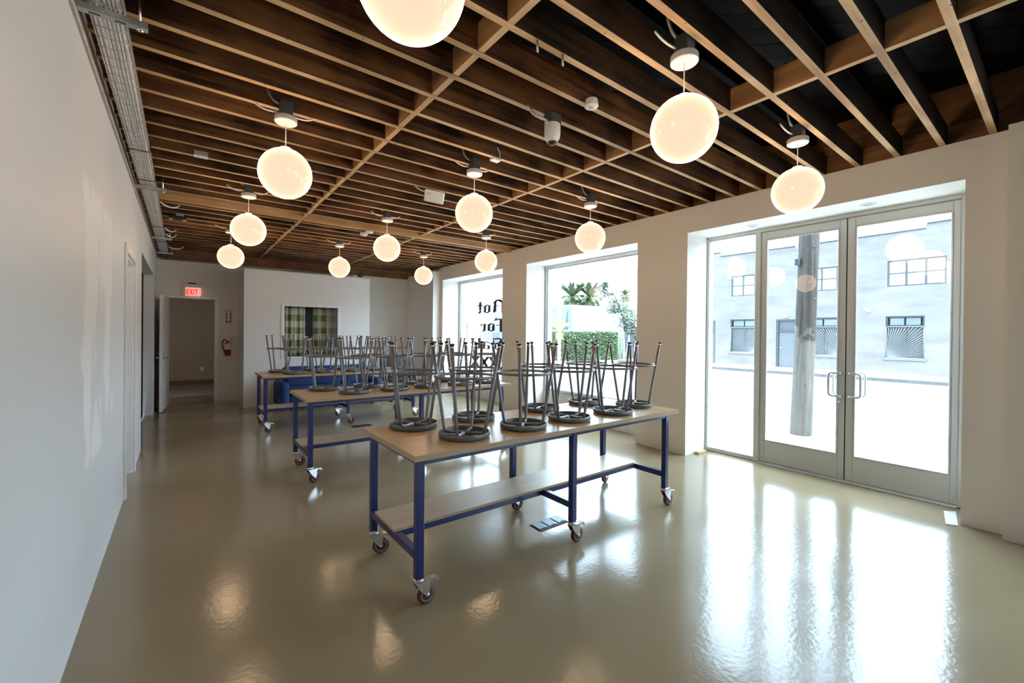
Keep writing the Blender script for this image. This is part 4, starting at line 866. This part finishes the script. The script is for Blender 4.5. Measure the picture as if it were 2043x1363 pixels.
# facade as strips so that every opening is a real recess
ed = sorted(set([YA, YE]+[h[0] for h in holes]+[h[1] for h in holes]))
m = MB(); top = fz(4.19)
for a, b in zip(ed[:-1], ed[1:]):
    mid = (a+b)/2; hs = sorted([(h[2], h[3]) for h in holes if h[0] < mid < h[1]]); z = -.02
    for h0, h1 in hs:
        if h0 > z+1e-4: m.box((BXF, a, z), (BXF+.3, b, h0))
        z = h1
    m.box((BXF, a, z), (BXF+.3, b, top))
m.box((BXF+.3, YA, -.02), (BXF+.4, YE, top)); m.box((BXF+.4, YE-.3, -.02), (BXF+14, YE, top)); m.box((BXF+.4, YA, top-.3), (BXF+14, YE-.3, top-.1))
m.build('wall', 'stucco', gb, off=go)
MB().box((BXF, YA, top), (BXF+.4, fy(2.21), fz(4.31))).build('parapet', 'stucco', gb, off=go)
MB().box((BXF, fy(7.285), top), (BXF+.4, YE, fz(4.325))).build('parapet', 'stucco', gb, off=go)
for a, b, z in ((fy(2.21), fy(7.285), top), (YA, fy(2.19), fz(4.31)), (fy(7.30), YE, fz(4.325))):
    MB().bbox((BXF-.05, a, z), (BXF+.42, b, z+.05), .01).build('coping', 'shutter', gb, off=go)
def GB(name, mat, par, a, b, r=.006): return MB().bbox(a, b, r).build(name, mat, par, off=go)
for a, b in ups:
    w_ = empty('window', (0, 0, 0)); w_.parent = gb; fr = .06
    GB('frame', 'dark_frame', w_, (BXF+.03, b, uz0), (BXF+.10, b+fr, uz1)); GB('frame', 'dark_frame', w_, (BXF+.03, a-fr, uz0), (BXF+.10, a, uz1)); GB('frame', 'dark_frame', w_, (BXF+.03, b+fr, uz0), (BXF+.10, a-fr, uz0+fr)); GB('frame', 'dark_frame', w_, (BXF+.03, b+fr, uz1-fr), (BXF+.10, a-fr, uz1))
    GB('frame', 'dark_frame', w_, (BXF+.03, b+fr, (uz0+uz1)/2-.03), (BXF+.10, a-fr, (uz0+uz1)/2+.03))
    for k in (1, 2):
        yy = b+(a-b)*k/3
        for z0_, z1_ in ((uz0+fr, (uz0+uz1)/2-.03), ((uz0+uz1)/2+.03, uz1-fr)): GB('mullion', 'dark_frame', w_, (BXF+.03, yy-.04, z0_), (BXF+.10, yy+.04, z1_))
    for k in range(3):
        ya, yb = b+(a-b)*k/3, b+(a-b)*(k+1)/3
        for z0_, z1_ in ((uz0, (uz0+uz1)/2), ((uz0+uz1)/2, uz1)):
            MB().box((BXF+.06, ya+.04, z0_+.03), (BXF+.066, yb-.04, z1_-.03)).build('pane', 'sky_pane', w_, off=go)
for wi, (a, b) in enumerate(los):
    w_ = empty('window', (0, 0, 0)); w_.parent = gb; zt = lz1-.28*KK*.95
    GB('infill_panel', 'shutter', w_, (BXF+.12, b+.05, lz0), (BXF+.16, a-.05, zt)); GB('frame', 'dark_frame', w_, (BXF+.05, b, lz0), (BXF+.14, b+.06, lz1)); GB('frame', 'dark_frame', w_, (BXF+.05, a-.06, lz0), (BXF+.14, a, lz1)); GB('frame', 'dark_frame', w_, (BXF+.05, b+.06, lz1-.06), (BXF+.14, a-.06, lz1)); GB('frame', 'dark_frame', w_, (BXF+.05, b+.06, zt-.04), (BXF+.14, a-.06, zt+.04)); GB('mullion', 'dark_frame', w_, (BXF+.05, (a+b)/2-.05, lz0), (BXF+.11, (a+b)/2+.05, zt-.04))
    for k in range(2): GB('transom_pane', 'blue_grey', w_, (BXF+.09, b+.1+(a-b-.2)*k/2+.03, zt+.06), (BXF+.10, b+.1+(a-b-.2)*(k+1)/2-.03, lz1-.08), .002)
    # sunburst security grille: bars fan out from a lower corner
    g = MB(); ox = a-.02 if wi in (0, 3) else b+.02; sgn = -1 if wi in (0, 3) else 1; W_ = a-b-.04; H_ = zt-lz0
    for k in range(25):
        t = (pi/2)*k/24; dx, dz = cos(t), sin(t); ln = min(W_/dx if dx > 1e-6 else 1e9, H_/dz if dz > 1e-6 else 1e9)
        g.tube([(BXF+.02, ox, lz0+.01), (BXF+.02, ox+sgn*dx*ln, lz0+.01+dz*ln)], .011, 4)
    for p, q in (((ox, lz0), (ox+sgn*W_, lz0)), ((ox, zt), (ox+sgn*W_, zt)), ((ox, lz0), (ox, zt)), ((ox+sgn*W_, lz0), (ox+sgn*W_, zt))): g.tube([(BXF+.02, *p), (BXF+.02, *q)], .02, 4)
    g.build('sunburst_grille', 'grille', w_, off=go)
    GB('sill', 'stucco', w_, (BXF-.06, b-.06, lz0-.10), (BXF+.05, a+.06, lz0-.02))
for a, b in drs:
    w_ = empty('door', (0, 0, 0)); w_.parent = gb; zt = dz1-.62
    GB('frame', 'dark_frame', w_, (BXF+.03, b, -.02), (BXF+.16, b+.09, dz1)); GB('frame', 'dark_frame', w_, (BXF+.03, a-.09, -.02), (BXF+.16, a, dz1)); GB('frame', 'dark_frame', w_, (BXF+.03, b+.09, dz1-.08), (BXF+.16, a-.09, dz1)); GB('frame', 'dark_frame', w_, (BXF+.03, b+.09, zt), (BXF+.16, a-.09, zt+.07))
    GB('transom_panel', 'shutter', w_, (BXF+.10, b+.09, zt+.07), (BXF+.14, a-.09, dz1-.08)); GB('leaf', 'door_grey', w_, (BXF+.10, b+.09, -.02), (BXF+.14, a-.09, zt))
    MB().tube([(BXF+.10, a-.17, .95), (BXF+.04, a-.17, .95), (BXF+.04, a-.27, .95)], .016, 8).build('door_handle', 'chrome', w_, off=go)
wl = empty('wall_lamp', (0, 0, 0)); wl.parent = gb
ly_, lz_ = fy(3.29), fz(2.21)
MB().bbox((BXF-.05, ly_-.06, lz_-.06), (BXF, ly_+.06, lz_+.06), .01).build('back_plate', 'white_stucco', wl, off=go)
MB().tube([(BXF-.03, ly_, lz_), (BXF-.30, ly_+.05, lz_+.05)], [.03, .07], 10).build('lamp_head', 'white_stucco', wl, off=go)
MB().bbox((BXF-.14, fy(5.28)-.08, fz(2.11)-.05), (BXF, fy(5.28)+.08, fz(2.11)+.05), .01).build('flood_light', 'white_stucco', gb, off=go)

# white building past the hedge, with a blue-grey street face
wb = empty('white_building', (24, 23.66, -.1)); wo = (24, 23.66, -.1)
tag(wb, 'low white building with blue-grey street face behind the hedge', 'building')
MB().box((24, 23.66, -.1), (32, 33, 3.72)).build('wall', ['white_stucco'], wb, off=wo)
MB().box((23.95, 23.62, -.1), (24.0, 33, 3.66)).build('street_face', 'blue_grey', wb, off=wo)
MB().bbox((23.92, 23.58, 3.72), (32, 33, 3.80), .01).build('coping', 'white_stucco', wb, off=wo)
MB().bbox((23.90, 24.1, .2), (23.96, 30, 2.05), .01).build('shop_window', 'dark_frame', wb, off=wo)
MB().bbox((23.85, 23.8, 2.15), (23.97, 32, 2.36), .01).build('ledge', 'white_stucco', wb, off=wo)
MB().tube([(23.92, 24.15, 2.45), (23.80, 23.95, 3.25), (23.88, 23.9, 3.35)], .03, 6).build('bracket_lamp', 'dark_frame', wb, off=wo)

# far two-storey white building seen through the lettered window
fb = empty('far_white_building', (36, 55, -.1)); fo = (36, 55, -.1); tag(fb, 'two-storey white building with an orange stripe behind the lettering', 'building')
MB().box((36, 51.3, -.1), (48, 75, 7.68)).build('wall', 'white_stucco', fb, off=fo)
MB().bbox((35.9, 51.2, 7.68), (48, 75, 7.85), .02).build('coping', 'white_stucco', fb, off=fo)
MB().bbox((35.88, 51.6, 2.78), (36.02, 74, 3.25), .02).build('orange_band', 'orange', fb, off=fo)
w_ = empty('window'); w_.parent = fb
MB().bbox((35.93, 54.5, 5.26), (36.01, 56.9, 6.30), .01).build('pane', 'blue_grey', w_, off=fo); MB().bbox((35.90, 54.5, 5.73), (35.96, 56.9, 5.80), .005).build('bar', 'white_stucco', w_, off=fo)
for (a, b) in ((52.2, 54.8), (55.6, 58.0), (58.8, 61.2)):
    w_ = empty('window'); w_.parent = fb
    MB().bbox((35.94, a, .45), (36.01, b, 1.98), .01).build('pane', 'shutter', w_, off=fo)
    g = MB(); n_ = 9
    for k in range(n_): g.box((35.88, a+(b-a)*k/(n_-1)-.03, .42), (35.92, a+(b-a)*k/(n_-1)+.03, 2.0))
    g.build('window_bars', 'white_stucco', w_, off=fo)
lb2 = empty('blue_grey_shed', (35, 50, -.1)); tag(lb2, 'low blue-grey building beside the far white building', 'building'); so = (35, 50, -.1)
MB().box((35.2, 40, -.1), (44, 51.15, 4.3)).build('wall', 'blue_grey', lb2, off=so); MB().bbox((35.1, 40, 2.5), (35.25, 51.1, 2.75), .01).build('fascia', 'white_stucco', lb2, off=so); MB().bbox((35.12, 46.5, .3), (35.22, 50.5, 1.7), .01).build('shop_window', 'dark_frame', lb2, off=so)

# foliage
def leaves(n, fn, size, mat, name, parent=None, off=(0, 0, 0), aspect=.5):
    v = []; f = []
    for i in range(n):
        c = Vector(fn()); d = Vector((random.gauss(0, 1), random.gauss(0, 1), random.gauss(0, .8))).normalized(); u = d.orthogonal().normalized(); w__ = d.cross(u)
        s = size*random.uniform(.6, 1.3); k = len(v)
        v += [c-d*s, c+u*s*aspect, c+d*s, c-u*s*aspect]; f.append((k, k+1, k+2, k+3))
    return MB().add(v, f).build(name, mat, parent, off)
hg = empty('hedge', (20, 18.5, -.1)); ho = (20, 18.5, -.1); tag(hg, 'clipped green hedge behind the yellow crossing sign', 'hedge')
ha, hb = Vector((16.6, 21.1, 0)), Vector((21.75, 17.35, 0)); hd = (hb-ha).normalized(); hn = Vector((-hd.y, hd.x, 0))
if hn.y < 0: hn = -hn
def hp():
    t = random.random(); s = random.choice((0, 0, 0, 1, 2)); q = random.random()
    z, d_ = (random.uniform(.0, 1.78), 0) if s == 0 else ((1.80, q*.9) if s == 1 else (random.uniform(.1, 1.8), q*.9))
    p = ha+(hb-ha)*t+hn*(d_+random.uniform(-.05, .10)); return (p.x, p.y, z-.1+random.uniform(-.04, .07))
leaves(9000, hp, .065, 'leaf', 'foliage', hg, ho)
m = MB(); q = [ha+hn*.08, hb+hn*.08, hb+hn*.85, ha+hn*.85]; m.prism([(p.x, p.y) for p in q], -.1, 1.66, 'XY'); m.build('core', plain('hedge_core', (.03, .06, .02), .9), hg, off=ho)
# grassy strip and shrubs at the hedge's end: a clump of columnar cacti
def cactus(name, x, y, cols, label, grp=None):
    r = empty(name, (x, y, -.1)); tag(r, label, 'cactus', grp)
    for (dx, dy, h, lx) in cols:
        MB().tube([(dx, dy, 0), (dx+lx*.5, dy, h*.35), (dx+lx, dy, h*.75), (dx+lx, dy, h)], [.075, .085, .08, .03], 8).build('column', 'cactus', r)
cactus('cactus_clump', 22.75, 17.9, [(0, 0, 1.9, -.1), (.2, .1, 2.1, .05), (-.2, -.05, 1.5, -.25), (.35, -.1, 1.6, .3), (.1, -.2, 1.2, .35), (-.1, .2, 2.0, -.02), (.3, .2, 1.8, .18)], 'pale clump of columnar cacti at the end of the hedge')
cactus('tall_cactus', 21.1, 19.2, [(0, 0, 2.45, 0), (.35, -.3, 2.15, 0)], 'slim dark cactus rising behind the hedge beside white wall', None)
cactus('thin_cactus', 21.1, 20.0, [(0, 0, 2.35, .05), (.3, -.3, 2.1, 0)], 'short thin cactus just showing over the hedge top', None)
fn_ = empty('board_fence', (23.9, 18.25, -.1)); tag(fn_, 'dark board fence behind the cactus clump', 'fence')
for k in range(8):
    MB().bbox((-.25+k*.13, .06, 0), (-.25+k*.13+.12, .08, 1.62), .004).build('board', 'fence_dark', fn_)
MB().bbox((-.25, .08, 1.3), (.79, .12, 1.36), .004).build('rail', 'fence_dark', fn_)
# pine-like tree
tr_ = empty('pine_tree', (25.2, 19.3, -.1)); tag(tr_, 'loose grey-green pine tree leaning over the hedge end', 'tree')
MB().tube([(0, 0, 0), (.1, 0, 1.2), (0, .3, 2.6), (-.2, 1.0, 4.4), (-.25, 1.5, 5.4)], [.16, .13, .10, .05, .02], 8).build('trunk', 'bark', tr_)
cl_ = [(-.2, 1.9, 5.35, .35, .3), (-.2, 2.1, 4.85, .6, .22), (-.2, 1.6, 4.6, .75, .2), (-.1, 1.1, 4.1, .7, .22), (-.1, .9, 3.7, .9, .22), (0, .3, 3.4, .9, .3), (0, 1.3, 3.35, .8, .18), (0, -.3, 3.1, .8, .35), (0, .2, 2.6, .9, .3), (0, -.7, 2.5, .8, .4), (0, .1, 2.1, .8, .3), (0, -.7, 1.9, .7, .4), (-.1, -.9, 1.3, .6, .5), (0, -.2, 1.6, .7, .3)]
def tp_():
    x, y, z, r, s = random.choice(cl_); a = Vector((random.gauss(0, .38), random.gauss(0, .42), random.gauss(0, .4)))
    return (25.2+x+a.x*r, 19.3+y+a.y*r, z-.1+a.z*s*1.6)
leaves(6500, tp_, .10, 'leaf_grey', 'foliage', tr_, (25.2, 19.3, -.1), .35)
# palms
def frond_mesh(Lf, droop):
    m = MB(); pts = []
    for i in range(13):
        t = i/12; pts.append(Vector((Lf*t*(1-.12*t*t*droop), 0, Lf*(.42*t-.75*droop*t*t))))
    m.tube(pts, [.03*(1-.8*i/12)+.004 for i in range(13)], 4)
    v = []; f = []
    for i in range(2, 26):
        t = i/26; j = min(int(t*12), 11); u = t*12-j; p = pts[j].lerp(pts[j+1], u); d = (pts[j+1]-pts[j]).normalized()
        ll = Lf*.24*(sin(pi*min(1, t*1.05))**.6+.15)
        for s in (-1, 1):
            e = p+Vector((d.x*.75, s*.75, d.z*.75-.22))*ll; k = len(v); w_ = d*.055
            v += [p-w_, p+w_, e]; f.append((k, k+1, k+2))
    m.add(v, f); return m
def palm(name, x, y, h, Lf, nf, label, trunk=.3):
    r = empty(name, (x, y, -.1)); tag(r, label, 'palm tree')
    MB().tube([(0, 0, 0), (0, 0, h*.5), (0, 0, h-.5), (0, 0, h+.05)], [trunk*1.15, trunk, trunk, trunk*1.5], 12).build('trunk', 'palm_dry', r)
    kinds = []
    for dr in (.35, .8, 1.25): kinds.append(frond_mesh(Lf, dr))
    built = [None]*3
    for i in range(nf):
        ring_ = i % 3
        if built[ring_] is None: c = built[ring_] = kinds[ring_].build('frond', 'palm', r)
        else: c = built[ring_].copy(); COL.objects.link(c); c.parent = r
        c.location = (0, 0, h); c.rotation_euler = (0, (-.55, .0, .45)[ring_]+random.uniform(-.12, .12), i*2.399+random.uniform(-.1, .1))
palm('palm_tree', 36.0, 35.4, 5.9, 2.5, 72, 'full date palm with wide arching fronds above the white building')
palm('palm_tree', 37.6, 34.2, 5.9, 2.4, 66, 'date palm partly hidden by its wider neighbour above white building')
palm('fan_palm', 48.0, 37.2, 7.0, 1.1, 39, 'small distant palm with a shaggy trunk beside the pine', .42)
# street tree by the far white building
st_ = empty('street_tree', (22.0, 35.8, -.1)); tag(st_, 'sparse young street tree in front of the far white building', 'tree')
MB().tube([(0, 0, 0), (.05, .05, 1.6), (0, 0, 3.2)], [.07, .05, .02], 8).build('trunk', 'bark', st_)
for k in range(7):
    a = k*.9; MB().tube([(0, 0, 1.3+k*.22), (.35*cos(a), .35*sin(a), 1.7+k*.25), (.7*cos(a), .7*sin(a), 2.2+k*.28)], [.03, .02, .008], 6).build('branch', 'bark', st_)
leaves(420, lambda: (22+random.gauss(0, .5), 35.8+random.gauss(0, .55), 2.4+random.gauss(0, .8)), .085, 'leaf_grey', 'foliage', st_, (22, 35.8, -.1), .5)
# pedestrian crossing sign
cs = empty('crossing_sign', (16.9, 17.62, -.14)); tag(cs, 'yellow diamond pedestrian crossing sign on a pale post', 'road sign')
cs.rotation_euler = (0, 0, atan2(-17.62, -16.9)+pi/2+pi)
MB().cyl((0, .06, 0), (0, .06, 6.5), .10, 12).build('post', 'white_stucco', cs)
MB().prism([(0, 1.78), (.39, 2.17), (0, 2.56), (-.39, 2.17)], -.06, -.045, 'XZ').build('diamond_plate', 'sign_yellow', cs)
MB().bbox((-.20, -.06, 1.35), (.20, -.045, 1.72), .004).build('arrow_plate', 'sign_yellow', cs)
m = MB(); m.lathe([(0, -.003), (.045, -.003), (.045, .003), (0, .003)], 14, (0, -.064, 2.36), axis='Y')
for p in ([(-.05, 2.30), (.05, 2.30), (.04, 2.12), (-.04, 2.12)], [(-.05, 2.30), (-.04, 2.24), (-.14, 2.12), (-.17, 2.14)], [(.05, 2.30), (.04, 2.24), (.12, 2.14), (.15, 2.16)], [(-.04, 2.13), (.01, 2.13), (-.10, 1.92), (-.15, 1.94)], [(0, 2.13), (.04, 2.13), (.13, 1.95), (.08, 1.92)]): m.prism(p, -.066, -.061, 'XZ')
m.build('walking_figure', 'sign_black', cs)
MB().prism([(-.12, 1.56), (.02, 1.56), (.02, 1.62), (.14, 1.53), (.02, 1.44), (.02, 1.50), (-.12, 1.50)], -.066, -.061, 'XZ').build('arrow', 'sign_black', cs)

# ------------------------------------------------------------------ put sub-parts built in room coordinates back onto their parent
bpy.context.view_layer.update()
